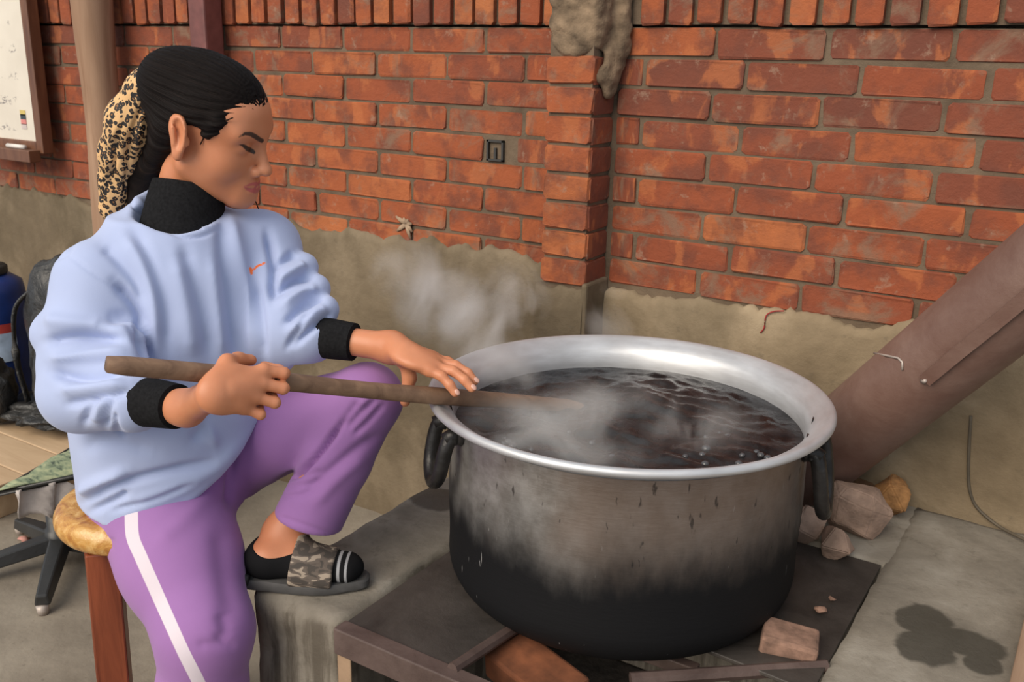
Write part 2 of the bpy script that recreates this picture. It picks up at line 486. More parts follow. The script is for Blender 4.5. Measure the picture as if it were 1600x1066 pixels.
# ================================================================== the place: walls, floor, platform
PLAT = 0.47            # top of the masonry cooking platform
SPILLS = [(1.985, -0.50, 0.050, 0.060), (2.055, -0.53, 0.062, 0.045), (2.00, -0.585, 0.052, 0.055),
          (2.085, -0.575, 0.030, 0.035), (1.01, -0.60, 0.065, 0.055)]
M['brick'] = mat_brick(); M['mortar'] = mat_mortar(); M['plaster'] = mat_plaster(0.86); M['concrete'] = mat_concrete()
def mat_floor():
    m = NT('dusty_concrete_floor', 0.95); co = m.coord('Object')
    c = m.ramp(m.noise(co, 3.5, 7, 0.62), [(0.3, (0.16, 0.132, 0.100)), (0.7, (0.29, 0.25, 0.195))])
    c = m.mix(m.math('MULTIPLY', m.smooth(m.noise(co, 55, 4), 0.62, 0.74), 0.45), c, (0.11, 0.09, 0.065))
    m.col(c); m.bump(m.noise(co, 45, 6), 0.35, 0.006); return m.m
M['floor'] = mat_floor()

fl = MB().box((-3.6, -4.6, -0.1), (4.2, 0.3, 0.0)).build('floor', M['floor']); fl['kind'] = 'structure'

G0, G1 = 1.4535, 1.4600                                  # open joint under the soldier course
wall = MB()
for (x0_, x1_, y_) in ((-3.6, 1.04, 0.0045), (1.04, 4.2, -0.0205)):
    wall.box((x0_, y_, 0.0), (x1_, 0.26, G0)).box((x0_, y_, G1), (x1_, 0.26, 1.72)).box((x0_, y_ + .05, G0), (x1_, 0.26, G1))
wall = wall.build('wall_back', M['mortar'])
wall['kind'] = 'structure'

BL, BH, CP, Z0 = 0.227, 0.0595, 0.067, 1.49
def brick_mesh(name, L, H, D, seed, front=True):
    rs = random.Random(seed); ch = 0.006
    def ring(inset, y, jit):
        x, z = L / 2 - inset, H / 2 - inset; c = ch
        pts = [(-x + c, -z), (x - c, -z), (x, -z + c), (x, z - c), (x - c, z), (-x + c, z), (-x, z - c), (-x, -z + c)]
        return [(a + rs.uniform(-jit, jit), y + rs.uniform(-jit, jit) * 0.6, b + rs.uniform(-jit, jit)) for a, b in pts]
    v = ring(0.0022, 0.0, 0.0022) + ring(0.0, 0.0032, 0.0022) + ring(0.0, D, 0.0)
    f = [tuple(range(8))]
    for k in range(2):
        for j in range(8): f.append((k * 8 + j, k * 8 + 8 + j, k * 8 + 8 + (j + 1) % 8, k * 8 + (j + 1) % 8))
    me = bpy.data.meshes.new(name); me.from_pydata(v, [], f); me.update(); me.materials.append(M['brick']); return me
STRETCH = [brick_mesh('brick', BL, BH, 0.05, s) for s in range(8)]
SOLDIER = [brick_mesh('brick', 0.0545, 0.227, 0.06, 20 + s) for s in range(6)]
HEADER = [brick_mesh('brick', 0.112, BH, 0.05, 40 + s) for s in range(5)]
PAL = [(0.155, 0.046, 0.026), (0.215, 0.055, 0.026), (0.265, 0.064, 0.025), (0.300, 0.074, 0.026), (0.345, 0.092, 0.030), (0.41, 0.135, 0.046)]
def brick(me, x, y, z, parent, sx=1.0, sz=1.0, rz=0.0, tone=None):
    o = bpy.data.objects.new('brick', me); COL.objects.link(o); o.parent = parent
    o.location = (x, y, z); o.scale = (sx, 1, sz)
    o.rotation_euler = (random.uniform(-.006, .006), random.uniform(-.007, .007), rz + random.uniform(-.006, .006))
    t = tone if tone is not None else random.triangular(0, 5, 3.0)
    t = min(4.999, max(0, t)); i = int(t); k_ = t - i
    o.color = tuple(PAL[i][q] * (1 - k_) + PAL[i + 1][q] * k_ for q in range(3)) + (1,)
    return o
for c in range(1, 10):                                   # left stretch of wall
    off = 0.0 if c % 2 else 0.12
    z = Z0 - c * CP
    n = -9
    while True:
        a, b = n * 0.24 + off, (n + 1) * 0.24 + off
        n += 1
        if b > 1.0: b = 0.975
        if b - a > 0.03 and a > -2.05:
            if c == 5 and 0.70 < a < 0.75: a, b = 0.815, 0.975         # the joint with the vent hole
            if b - a > 0.03:
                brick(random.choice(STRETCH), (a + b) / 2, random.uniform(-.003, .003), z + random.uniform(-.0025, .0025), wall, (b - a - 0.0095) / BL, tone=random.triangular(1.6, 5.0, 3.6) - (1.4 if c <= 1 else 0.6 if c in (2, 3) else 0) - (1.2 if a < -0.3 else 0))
        if b >= 0.97: break
for c in range(1, 10):                                   # right stretch, a little proud of the left one
    z = Z0 - 0.002 - c * CP
    js = [1.108] + [1.104 + 0.24 * (k + (1.0 if c % 2 else 0.3)) for k in range(7)]
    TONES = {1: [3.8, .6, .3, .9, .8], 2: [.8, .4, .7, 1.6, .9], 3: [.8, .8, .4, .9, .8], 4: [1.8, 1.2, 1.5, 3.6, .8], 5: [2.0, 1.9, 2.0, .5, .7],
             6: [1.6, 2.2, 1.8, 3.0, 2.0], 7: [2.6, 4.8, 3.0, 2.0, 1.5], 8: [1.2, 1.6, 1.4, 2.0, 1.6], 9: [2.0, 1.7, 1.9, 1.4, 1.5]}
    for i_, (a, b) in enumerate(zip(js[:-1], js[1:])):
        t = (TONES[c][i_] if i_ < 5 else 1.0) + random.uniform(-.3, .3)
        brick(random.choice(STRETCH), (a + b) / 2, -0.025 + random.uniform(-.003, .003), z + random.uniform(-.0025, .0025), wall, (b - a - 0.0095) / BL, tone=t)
k = 0
x = -1.75
while x < 2.75:                                          # soldier course above
    if not 0.96 < x < 1.13:
        brick(random.choice(SOLDIER), x, (-0.012 if x < 1.05 else -0.036) + random.uniform(-.003, .003), 1.574 + random.uniform(-.004, .002), wall)
    x += 0.0672 + random.uniform(-.002, .002)

# brick pilaster between the two stretches
pil = MB().box((0.982, -0.118, 0.0), (1.094, 0.02, 1.72)).build('trim_1', M['mortar'])
tag(pil, 'narrow brick pilaster with mortar smeared near its top', 'pilaster'); pil['kind'] = 'structure'
for c in range(2, 10):
    z = Z0 + 0.002 - c * CP
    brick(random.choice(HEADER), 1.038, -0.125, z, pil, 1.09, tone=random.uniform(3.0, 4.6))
    s = brick(random.choice(HEADER), 1.1005, -0.070, z - 0.002, pil, 0.90, 1.0, math.pi / 2, tone=random.uniform(0.5, 2.2))  # flank bricks toned darker, painting in the shade on this side

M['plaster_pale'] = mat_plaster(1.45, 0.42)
def ragged(name, x0, x1, y, topf, parent, seed, thick=0.012, zb=0.0, dx=0.012, edge=0.012, mat='plaster'):
    """a coat of plaster with a ragged upper lip, lying over the brickwork"""
    n = int((x1 - x0) / dx) + 1; rows = 14; f = []
    rs = np.random.RandomState(seed)
    xx = np.linspace(x0, x1, n); o = np.ones(n)
    zt = np.array([topf(q) for q in xx]) + edge * vnoise(np.stack([xx * 6, o * 0.3, o * seed], 1), seed) + edge * 0.7 * vnoise(np.stack([xx * 22, o * 0.7, o * seed], 1), seed + 1) + rs.uniform(-.003, .003, n)
    v = np.zeros((n, rows, 3))
    for j in range(rows):
        t = j / (rows - 3) if j < rows - 2 else 1.0
        z = zb + (zt - zb) * (1 - (1 - t) ** 1.6)
        yy = y - thick + 0.006 * vnoise(np.stack([xx * 2.5, o, z * 2.5], 1), 5) + 0.002 * vnoise(np.stack([xx * 14, o, z * 14], 1), 6)
        if j == rows - 3: yy = yy + 0.003
        if j == rows - 2: yy, z = y - thick * 0.15 + o * 0, z + 0.004
        if j == rows - 1: yy, z = y + 0.02 + o * 0, z + 0.005
        v[:, j, 0], v[:, j, 1], v[:, j, 2] = xx, yy, z
    v = v.reshape(-1, 3)
    for i in range(n - 1):
        for j in range(rows - 1):
            a = i * rows + j; f.append((a, a + rows, a + rows + 1, a + 1))
    return mesh_obj(name, v, f, M[mat], parent, True)
ragged('plaster_coat', -3.5, 0.99, 0.0, lambda x: 0.872 + 0.012 * math.sin(x * 3) - (0.03 if x < -0.6 else 0), wall, 3)
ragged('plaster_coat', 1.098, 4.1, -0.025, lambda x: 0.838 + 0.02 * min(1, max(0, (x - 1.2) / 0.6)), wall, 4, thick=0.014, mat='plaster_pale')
ragged('plaster_coat', 0.968, 1.100, -0.125, lambda x: 0.852, pil, 8, thick=0.010, edge=0.008)
# return of the pilaster plaster
MB().box((1.094, -0.133, 0.0), (1.110, -0.020, 0.868)).build('plaster_return', M['plaster'], pil, bevel=0.006)
def lump(name, c, rad, mat, parent=None, seed=0, amp=0.25, sub=3, fr=2.0, flatten=None, flat_shade=False):
    import bmesh
    bm = bmesh.new(); bmesh.ops.create_icosphere(bm, subdivisions=sub, radius=1.0)
    P = np.array([q.co for q in bm.verts])
    P = P * (1 + amp * vnoise(P * 0.35 * fr, seed) + amp * 0.35 * vnoise(P * fr, seed + 9))[:, None] * np.array(rad)
    for q, c_ in zip(bm.verts, P): q.co = Vector(c_)
    me = bpy.data.meshes.new(name); bm.to_mesh(me); bm.free(); me.materials.append(mat)
    if not flat_shade: me.polygons.foreach_set('use_smooth', [True] * len(me.polygons))
    o = bpy.data.objects.new(name, me); COL.objects.link(o); o.location = tuple(map(float, c))
    if parent: o.parent = parent
    return o
def angular(name, c, rad, mat, seed, n=18):
    """broken stone: hull of scattered points, slightly bevelled"""
    import bmesh
    rs = np.random.RandomState(seed); bm = bmesh.new()
    for _ in range(n):
        d = rs.normal(size=3); d /= np.linalg.norm(d); bm.verts.new(Vector(d * np.array(rad) * rs.uniform(.8, 1.12)))
    r_ = bmesh.ops.convex_hull(bm, input=bm.verts)
    bmesh.ops.delete(bm, geom=[g for g in r_['geom_interior'] if isinstance(g, bmesh.types.BMVert)], context='VERTS')
    bmesh.ops.dissolve_limit(bm, angle_limit=0.30, verts=bm.verts, edges=bm.edges)
    bmesh.ops.bevel(bm, geom=list(bm.edges), offset=min(rad) * 0.06, segments=2, affect='EDGES')
    bmesh.ops.triangulate(bm, faces=bm.faces); bmesh.ops.subdivide_edges(bm, edges=bm.edges, cuts=2, use_grid_fill=True)
    P = np.array([q.co for q in bm.verts]); nz = vnoise(P / min(rad) * 0.8, seed) * min(rad) * 0.05
    bm.normal_update()
    for q, k_ in zip(bm.verts, nz): q.co += q.normal * float(k_)
    me = bpy.data.meshes.new(name); bm.to_mesh(me); bm.free(); me.materials.append(mat)
    o = bpy.data.objects.new(name, me); COL.objects.link(o); o.location = tuple(map(float, c)); return auto_smooth(o, 28)
# mortar slapped over the head of the pilaster and the corner beside it
M['pale_mortar'] = simple('pale_smeared_mortar', (0.19, 0.132, 0.082), 0.95, var=0.5, scale=24, bump=0.6, bscale=45, bdist=0.01)
KF = Field((0.93, -0.16, 1.24), (1.18, 0.0, 1.73), 0.005)
for (x_, y_, z_, rx, ry, rz) in ((1.035, -.118, 1.46, .058, .017, .034), (1.036, -.117, 1.415, .056, .014, .030), (1.030, -.118, 1.53, .060, .018, .048), (1.04, -.118, 1.62, .060, .018, .06), (1.03, -.118, 1.70, .060, .018, .06),
                                 (1.095, -.090, 1.50, .018, .040, .10), (1.098, -.085, 1.63, .020, .042, .09), (1.118, -.040, 1.45, .026, .024, .09), (1.112, -.060, 1.37, .016, .034, .045),
                                 (1.120, -.036, 1.60, .030, .022, .11), (1.108, -.060, 1.32, .012, .028, .028), (1.100, -.095, 1.345, .010, .022, .018)):
    KF.ell((x_, y_, z_), (rx, ry, rz), None, 0.02)
V, Fq = KF.mesh(); V = relax(V, Fq, 3)
V = V + normals(V, Fq) * (0.003 * vnoise(V * 9, 3) + 0.0022 * vnoise(V * 26, 4))[:, None]
cloth_obj('mortar_smear', V, Fq, M['pale_mortar'], pil)
M['splash'] = simple('lime_splash', (0.36, 0.255, 0.17), 0.95, var=0.3, scale=40)
q = ony(636, 350, -0.003)
mb = MB()
for a in range(7):
    t = a * 0.9 + 0.3 + random.uniform(-.3, .3); L = random.uniform(.014, .045)
    mb.tube([q + np.array([0, -0.002, 0]), q + np.array([math.cos(t) * L * .6, -0.0035, math.sin(t) * L * .6]), q + np.array([math.cos(t) * L, -0.001, math.sin(t) * L])], [.0085, .0065, .003], 6, flat=0.4, upv=(0, 1, 0))
mb.build('lime_splash', M['splash'], wall, True)
# little vent hole: a dark sleeve set in a joint
M['dark'] = simple('dark_iron', (0.03, 0.028, 0.026), 0.6, var=0.3)
vx = ony(774, 236, 0.0)
vn = MB()
a, b = vx[0] - .026, vx[0] + .026; zz0, zz1 = vx[2] - .026, vx[2] + .028
vn.box((a, -.004, zz0), (a + .006, .02, zz1)).box((b - .006, -.004, zz0), (b, .02, zz1)).box((a, -.004, zz1 - .006), (b, .02, zz1)).box((a, -.004, zz0), (b, .02, zz0 + .005))
vn.box((a, .0055, zz0), (b, .0068, zz1))
vn.box((vx[0] - .004, -.002, zz0), (vx[0] + .003, .006, zz1 - .02))
vn.build('vent_sleeve', M['dark'], wall, bevel=0.0015)

# masonry cooking platform (three walls round the fire pit)
plat = empty('cooking_platform', (1.5, -0.5, 0)); tag(plat, 'grey concrete masonry platform built along the wall around the fire pit', 'platform', kind='structure')
def slab(name, x0, x1, y0, y1, z0, z1, seed, nx=24, ny=24, nz=10, amp=0.004, er=1.0):
    v = []; f = []; idx = {}
    def vert(i, j, k_):
        key = (i, j, k_)
        if key not in idx: idx[key] = len(v); v.append(key)
        return idx[key]
    for i in range(nx):
        for j in range(ny): f.append((vert(i, j, nz), vert(i + 1, j, nz), vert(i + 1, j + 1, nz), vert(i, j + 1, nz)))
    for k_ in range(nz):
        for i in range(nx):
            f.append((vert(i, 0, k_), vert(i + 1, 0, k_), vert(i + 1, 0, k_ + 1), vert(i, 0, k_ + 1)))
            f.append((vert(i + 1, ny, k_), vert(i, ny, k_), vert(i, ny, k_ + 1), vert(i + 1, ny, k_ + 1)))
        for j in range(ny):
            f.append((vert(0, j + 1, k_), vert(0, j, k_), vert(0, j, k_ + 1), vert(0, j + 1, k_ + 1)))
            f.append((vert(nx, j, k_), vert(nx, j + 1, k_), vert(nx, j + 1, k_ + 1), vert(nx, j, k_ + 1)))
    K = np.array(v); P = np.array([x0, y0, z0]) + np.array([x1 - x0, y1 - y0, z1 - z0]) * K / np.array([nx, ny, nz])
    w = vnoise(P * 5, seed) * amp + vnoise(P * 17, seed + 1) * amp * 0.6
    on = ((K[:, 0] == 0) | (K[:, 0] == nx)).astype(int) + ((K[:, 1] == 0) | (K[:, 1] == ny)) + (K[:, 2] == nz)
    e = er * np.where(on >= 2, 0.007 + 0.005 * np.abs(vnoise(P * 20, seed + 2)), 0.0)
    P[:, 0] += np.where(K[:, 0] == 0, e + w, 0) - np.where(K[:, 0] == nx, e + w, 0)
    P[:, 1] += np.where(K[:, 1] == 0, e + w, 0) - np.where(K[:, 1] == ny, e + w, 0)
    P[:, 2] += np.where(K[:, 2] == nz, w * 0.7 - e, 0)
    o = mesh_obj(name, P, f, M['concrete'], None, True); o.parent = plat
    o.matrix_parent_inverse = Matrix.Translation((-1.5, 0.5, 0))
    return o
slab('side_wall', 0.955, 1.172, -1.075, -0.010, 0.0, PLAT, 1, 14, 50, 24)
slab('back_wall', 1.165, 1.90, -0.335, -0.010, 0.0, PLAT, 2, 40, 20, 8, 0.003, 0.3)
slab('side_slab', 1.880, 3.30, -1.9, -0.030, 0.0, PLAT, 3, 60, 70, 10, 0.003, 0.35)

# ================================================================== the pot and its hearth
PC = np.array([1.468, -0.639]); RIM = 0.3535; ZR = 0.82; ZB = 0.448
M['pot_out'] = mat_pot_out(); M['alu'] = mat_alu(); M['liquid'] = mat_liquid()
pot = empty('cooking_pot', (*PC, ZB))
tag(pot, 'huge round aluminium cooking pot, blackened below, with a wide flared rim', 'pot')
RB = 0.3145
H = ZR - ZB
prof = [(0.001, 0.0), (0.20, 0.0)]
for k in range(0, 13):
    t = k / 12 * math.pi / 2
    prof.append((RB - 0.085 + 0.085 * math.sin(t), 0.075 - 0.075 * math.cos(t)))
for z in np.linspace(0.10, H - 0.028, 12): prof.append((RB + 0.001 * math.sin(z * 40), z))
body = MB().lathe(prof, 128).build('pot_wall', M['pot_out'], pot, True)
prof = [(RB - 0.001, H - 0.030), (RB + 0.003, H - 0.022), (RB + 0.018, H - 0.014), (RIM - 0.012, H - 0.009)]
for k in range(9):                                           # rolled bead
    t = -math.pi * 0.62 + k / 8 * math.pi * 1.25
    prof.append((RIM - 0.0075 + 0.0075 * math.cos(t), H - 0.0035 + 0.0075 * math.sin(t)))
prof += [(RIM - 0.018, H - 0.001), (RB + 0.012, H - 0.007), (RB + 0.002, H - 0.014), (RB - 0.006, H - 0.026)]
for z in np.linspace(H - 0.05, 0.10, 8): prof.append((RB - 0.008, z))
prof += [(RB - 0.03, 0.05), (0.18, 0.03), (0.001, 0.03)]
MB().lathe(prof, 160).build('rim_and_lining', M['alu'], pot, True)
M['handle'] = simple('blackened_cast_handle', (0.035, 0.033, 0.032), 0.38, 0.6, var=0.4, scale=30, bump=0.3, bscale=80)
for (px, py, w, dr) in ((669, 636, 0.040, 0.100), (1311, 662, 0.046, 0.125)):
    d = onz(px, py, ZR)[:2] - PC; d /= np.linalg.norm(d); tg = np.array([-d[1], d[0]])
    def hp(o_, t_, z_): return (d[0] * o_ + tg[0] * t_, d[1] * o_ + tg[1] * t_, z_)
    loop = crom([hp(RB + .006, -w * .9, H - .045), hp(RB + .018, -w, H - .047), hp(RB + .026, -w * 1.02, H - .035 - dr * .35), hp(RB + .034, -w * .85, H - .035 - dr * .78),
                 hp(RB + .037, 0, H - .035 - dr), hp(RB + .034, w * .85, H - .035 - dr * .78), hp(RB + .026, w * 1.02, H - .035 - dr * .35), hp(RB + .018, w, H - .047), hp(RB + .006, w * .9, H - .045)], 6)
    hd = MB().tube(loop, 0.0125, 12).build('drop_handle', M['handle'], pot, True)
    for sgn in (-1, 1):
        lg = MB().tube([hp(RB - .004, sgn * w * .9, H - .038), hp(RB + .012, sgn * w * .95, H - .040), hp(RB + .026, sgn * w, H - .046)], [.015, .013, .012], 10)
        lg.tube([hp(RB - .002, sgn * w * .9, H - .035), hp(RB + .005, sgn * w * .9, H - .035)], [.024, .021], 10)
        lg.build('handle_lug', M['handle'], hd, True)

# the brew
ZL = 0.764
n_r, n_a = 60, 150
v = [(0, 0, 0)]; f = []
RL = RB - 0.0085
for i in range(1, n_r + 1):
    for j in range(n_a):
        r = RL * i / n_r; t = 2 * math.pi * j / n_a
        v.append((r * math.cos(t), r * math.sin(t), 0))
for j in range(n_a): f.append((0, 1 + j, 1 + (j + 1) % n_a))
for i in range(n_r - 1):
    for j in range(n_a):
        a = 1 + i * n_a; f.append((a + j, a + n_a + j, a + n_a + (j + 1) % n_a, a + (j + 1) % n_a))
v = np.array(v); rr = np.hypot(v[:, 0], v[:, 1])
P3 = np.stack([v[:, 0], v[:, 1], np.zeros(len(v))], 1)
dome = np.array(onz(1010, 622, ZL)[:2] - PC)
dd = np.hypot(v[:, 0] - dome[0], (v[:, 1] - dome[1]))
v[:, 2] = 0.016 * np.exp(-(dd / 0.13) ** 2) + 0.0045 * vnoise(P3 * 9, 3) + 0.0030 * vnoise(P3 * 22, 4) + 0.0016 * np.abs(vnoise(P3 * 45, 5))
v[:, 2] *= np.clip((RL - rr) / 0.03, 0.15, 1)
liq = mesh_obj('boiling_brew', v, f, M['liquid'], None, True, (*PC, ZL))
tag(liq, 'dark boiling liquid filling the big cooking pot', 'liquid')
M['bubble'] = NT('bubble_film', 0.05, (0.06, 0.06, 0.065)).m
for k in range(34):
    px, py = random.choice([(random.uniform(960, 1200), random.uniform(705, 728)), (random.uniform(1090, 1215), random.uniform(675, 712)), (random.uniform(780, 960), random.uniform(655, 712)), (random.uniform(790, 1210), random.uniform(640, 715))])
    q = onz(px, py, ZL); r = random.uniform(.003, .0085)
    if np.hypot(*(q[:2] - PC)) < RL - .02:
        o = lump('bubble', (q[0] - PC[0], q[1] - PC[1], 0.001), (r, r, r * .8), M['bubble'], liq, k, 0.04, 2)

# stirring pole: a long flat wooden paddle resting on the rim
STK_T = onz(930, 640, 0.745); STK_H = at(375, 590, 1.40)
sd = STK_H - STK_T; SLEN = np.linalg.norm(sd); sd = sd / SLEN
def stk(px):                                               # place on the pole seen at a given pixel column
    lo, hi = -0.2, 1.4
    for _ in range(50):
        mid = (lo + hi) / 2
        if to_px(STK_T + sd * mid)[0][0] > px: lo = mid
        else: hi = mid
    return STK_T + sd * lo
E_END = stk(167)
M['pole'] = mat_wood('weathered_pole_wood', (0.125, 0.068, 0.040), (0.26, 0.155, 0.092), 5, 0, 0.7)
pv = []; pf = []; NN = 40
L_ = np.linalg.norm(E_END - STK_T) + 0.06; st = STK_T - sd * 0.06
side = np.cross(sd, (0, 0, 1)); side /= np.linalg.norm(side); nup = np.cross(side, sd)
for i in range(NN + 1):
    s = i / NN * L_; w = 0.0145 + 0.010 * max(0, 1 - s / 0.22) ** 1.2; h = 0.0130 - 0.004 * max(0, 1 - s / 0.25)
    w *= 1 + 0.05 * math.sin(s * 21); h *= 1 + 0.05 * math.sin(s * 17 + 1)
    if i in (0, NN): w *= 0.86; h *= 0.86
    c = st + sd * s + nup * 0.002 * math.sin(s * 9)
    for j in range(12):
        t = 2 * math.pi * j / 12
        cx, sx = math.cos(t), math.sin(t)
        cx = math.copysign(abs(cx) ** 0.6, cx); sx = math.copysign(abs(sx) ** 0.6, sx)
        pv.append(c + side * w * cx + nup * h * sx - st)
for i in range(NN):
    for j in range(12): pf.append((i * 12 + j, i * 12 + (j + 1) % 12, (i + 1) * 12 + (j + 1) % 12, (i + 1) * 12 + j))
pf.append(tuple(range(11, -1, -1))); pf.append(tuple(NN * 12 + j for j in range(12)))
pole = mesh_obj('stirring_paddle', pv, pf, M['pole'], None, True, st)
tag(pole, 'long brown wooden stirring paddle dipped into the pot', 'paddle')

# hearth: steel plates and angle iron round the fire pit, rubble and firebricks
M['plate'] = mat_rust('sooty_steel_plate', (0.018, 0.015, 0.013), (0.070, 0.060, 0.053), 0.5)
M['rust'] = mat_rust('rusty_angle_iron', (0.050, 0.030, 0.025), (0.130, 0.090, 0.078), 0.55)
hearth = empty('hearth_frame', (1.52, -0.70, 0.0)); tag(hearth, 'rusty steel hearth frame with sooty plates under the pot', 'stove frame')
def hb(mb, name, mat, bev=0.002):
    o = mb.build(name, mat, None, bevel=bev); o.parent = hearth; o.matrix_parent_inverse = Matrix.Translation((-1.52, 0.70, 0)); return o
def poly_plate(pts, z0, z1):
    n = len(pts); v = [(x_, y_, z0) for x_, y_ in pts] + [(x_, y_, z1) for x_, y_ in pts]
    f = [tuple(range(n - 1, -1, -1)), tuple(range(n, 2 * n))] + [(i, (i + 1) % n, n + (i + 1) % n, n + i) for i in range(n)]
    return MB().add(v, f)
def arc(r, a0, a1, n=14): return [(PC[0] + r * math.cos(math.radians(a0 + (a1 - a0) * i / n)), PC[1] + r * math.sin(math.radians(a0 + (a1 - a0) * i / n))) for i in range(n + 1)]
R0 = 0.262
hb(poly_plate([(1.174, -1.085), (1.400, -1.085), (1.400, PC[1] - math.sqrt(R0 ** 2 - (1.400 - PC[0]) ** 2))] + arc(R0, 255, 100) + [(PC[0] + R0 * math.cos(math.radians(100)), -0.337), (1.174, -0.337)], 0.462, 0.4695), 'top_plate', M['plate'], 0.0015)
hb(poly_plate([(1.878, -0.80), (1.878, -0.337), (PC[0] + R0 * math.cos(math.radians(80)), -0.337)] + arc(R0, 80, -34), 0.460, 0.4675), 'top_plate', M['plate'], 0.0015)
hb(MB().box((1.172, -1.090, 0.425), (1.880, -1.085, 0.472)).box((1.172, -1.09, 0.4695), (1.88, -1.060, 0.473)), 'angle_iron', M['rust'])
hb(MB().box((1.174, -1.086, 0.0), (1.204, -1.082, 0.425)).box((1.174, -1.086, 0.0), (1.178, -1.056, 0.425)), 'corner_leg', simple('heat_tanned_steel', (0.30, 0.20, 0.125), 0.7))
hb(MB().tube([(1.40, -1.07, 0.474), (1.42, -0.80, 0.458)], 0.010, 8), 'support_bar', M['rust'], 0)
hb(MB().tube([onz(985, 1062, 0.455), onz(1292, 1042, 0.462)], 0.0115, 8), 'support_bar', M['rust'], 0)
for y_ in (-0.48, -0.82): hb(MB().box((1.25, y_, 0.425), (1.70, y_ + .02, 0.4475)), 'grate_bar', M['rust'])
# fire pit bed
pit = MB().box((1.172, -1.06, 0.0), (1.880, -0.335, 0.05)).build('ash_bed', simple('ash', (0.05, 0.042, 0.037), 0.95, var=0.5, scale=40, bump=0.7), None, bevel=0.01)
tag(pit, 'dark ash bed in the fire pit under the pot', 'ash', kind='stuff')
M['stone'] = simple('pinkish_rubble', (0.30, 0.205, 0.155), 0.95, var=0.35, scale=22, bump=0.6, bscale=50, bdist=0.008)
M['clay'] = simple('burnt_clay', (0.30, 0.150, 0.055), 0.95, var=0.55, scale=30, bump=0.7, bscale=45, bdist=0.01)
M['ember'] = simple('scorched_firebrick', (0.24, 0.140, 0.100), 0.95, var=0.55, scale=30, bump=0.5)
def rock(px, py, z, rad, mat, lab, seed, cat='stone', name='rubble_stone', amp=0.2, group=None):
    q = onz(px, py, z); o = angular(name, q, rad, mat, seed); tag(o, lab, cat, group); return o
rock(1332, 792, .525, (.075, .050, .075), M['stone'], 'large angular grey-pink stone wedged beside the pot', 3)
rock(1295, 846, .494, (.056, .040, .038), M['stone'], 'small pale pink stone lying at the edge of the steel plate', 5)
rock(1262, 815, .505, (.038, .050, .048), M['stone'], 'reddish stone tucked against the pot wall', 7)
rock(1392, 780, .505, (.046, .050, .050), M['clay'], 'ochre burnt clay lump at the foot of the chimney pipe', 11, 'clay', 'clay_lump', 0.35)
rock(1340, 768, .50, (.050, .040, .034), simple('dark_burnt_clay', (0.12, 0.066, 0.032), 0.95, var=0.5, scale=30, bump=0.7), 'dark brown clay packed under the chimney pipe', 12, 'clay', 'clay_lump', 0.3)
for i, (px, py, r, lb) in enumerate([(1415, 755, .014, 'tiny white scrap on the slab against the plastered wall'), (1282, 952, .012, 'ochre crumb on the dark steel plate'), (1300, 935, .008, 'smaller ochre crumb on the dark steel plate')]):
    rock(px, py, .476 if i else .482, (r, r * .8, r * .5), M['ember'] if i else M['splash'], lb, 20 + i, 'crumb', 'crumb')
def firebrick(c, dims, rot, lab, seed):
    o = MB().box([-d / 2 for d in dims], [d / 2 for d in dims]).build('firebrick', M['ember'], None, bevel=0.006)
    o.location = tuple(c); o.rotation_euler = rot; tag(o, lab, 'brick'); return o
q = onz(1232, 1010, .468); firebrick(q + np.array([0, 0, .004]), (.090, .066, .045), (0.06, 0.1, 0.25), 'pale scorched brick wedged under the right of the pot', 1)
M['orange_brick'] = simple('hot_orange_brick', (0.17, 0.056, 0.022), 0.9, var=0.4, scale=25)
q = onz(838, 1058, .42); o = firebrick(q, (.16, .09, .05), (0.1, 0.05, -0.3), 'orange brick lying in the fire pit below the pot', 2); o.data.materials[0] = M['orange_brick']

# chimney flue
M['flue'] = mat_rust('brown_flue_steel', (0.125, 0.062, 0.046), (0.205, 0.128, 0.102), 0.5)
PA = ony(1300, 697, -0.155); PB = at(1600, 454, 1.62)
pd = (PB - PA) / np.linalg.norm(PB - PA)
P0 = PA - pd * ((PA[2] - 0.44) / pd[2]); P1 = PB + pd * 1.0
FR = 0.0825
flue = empty('chimney_pipe', P0); tag(flue, 'fat brown steel chimney pipe slanting up along the brick wall', 'chimney pipe')
def fb(mb, name, mat, smooth=True, bev=0):
    o = mb.build(name, mat, None, smooth, bev); o.parent = flue; o.matrix_parent_inverse = Matrix.Translation(tuple(-P0)); return o
pts = [P0 + (P1 - P0) * t for t in np.linspace(0, 1, 24)]
auto_smooth(fb(MB().tube(pts, FR, 48), 'pipe', M['flue']))
axn = np.cross(pd, FW); axn /= np.linalg.norm(axn)             # across the pipe as the photo sees it
tow = np.cross(axn, pd); tow = tow if tow @ (CAM - PA) > 0 else -tow
def onpipe(px, py):
    """front surface of the pipe at a pixel"""
    r = ray(px, py); w = CAM - P0
    a_ = r - pd * (r @ pd); b_ = w - pd * (w @ pd)
    A, B, Cc = a_ @ a_, 2 * a_ @ b_, b_ @ b_ - FR ** 2
    t = (-B - math.sqrt(max(0, B * B - 4 * A * Cc))) / (2 * A); return CAM + r * t
def nrm(q): c_ = P0 + pd * ((q - P0) @ pd); return (q - c_) / np.linalg.norm(q - c_)
seam = [onpipe(1447, 592), onpipe(1500, 548), onpipe(1550, 508), onpipe(1598, 468)]
seam = [q + nrm(q) * .003 for q in seam]
e2 = pd * 0.6 + (seam[-1] - seam[0]) / np.linalg.norm(seam[-1] - seam[0]); seam.append(seam[-1] + pd * 0.8)
strip = MB()
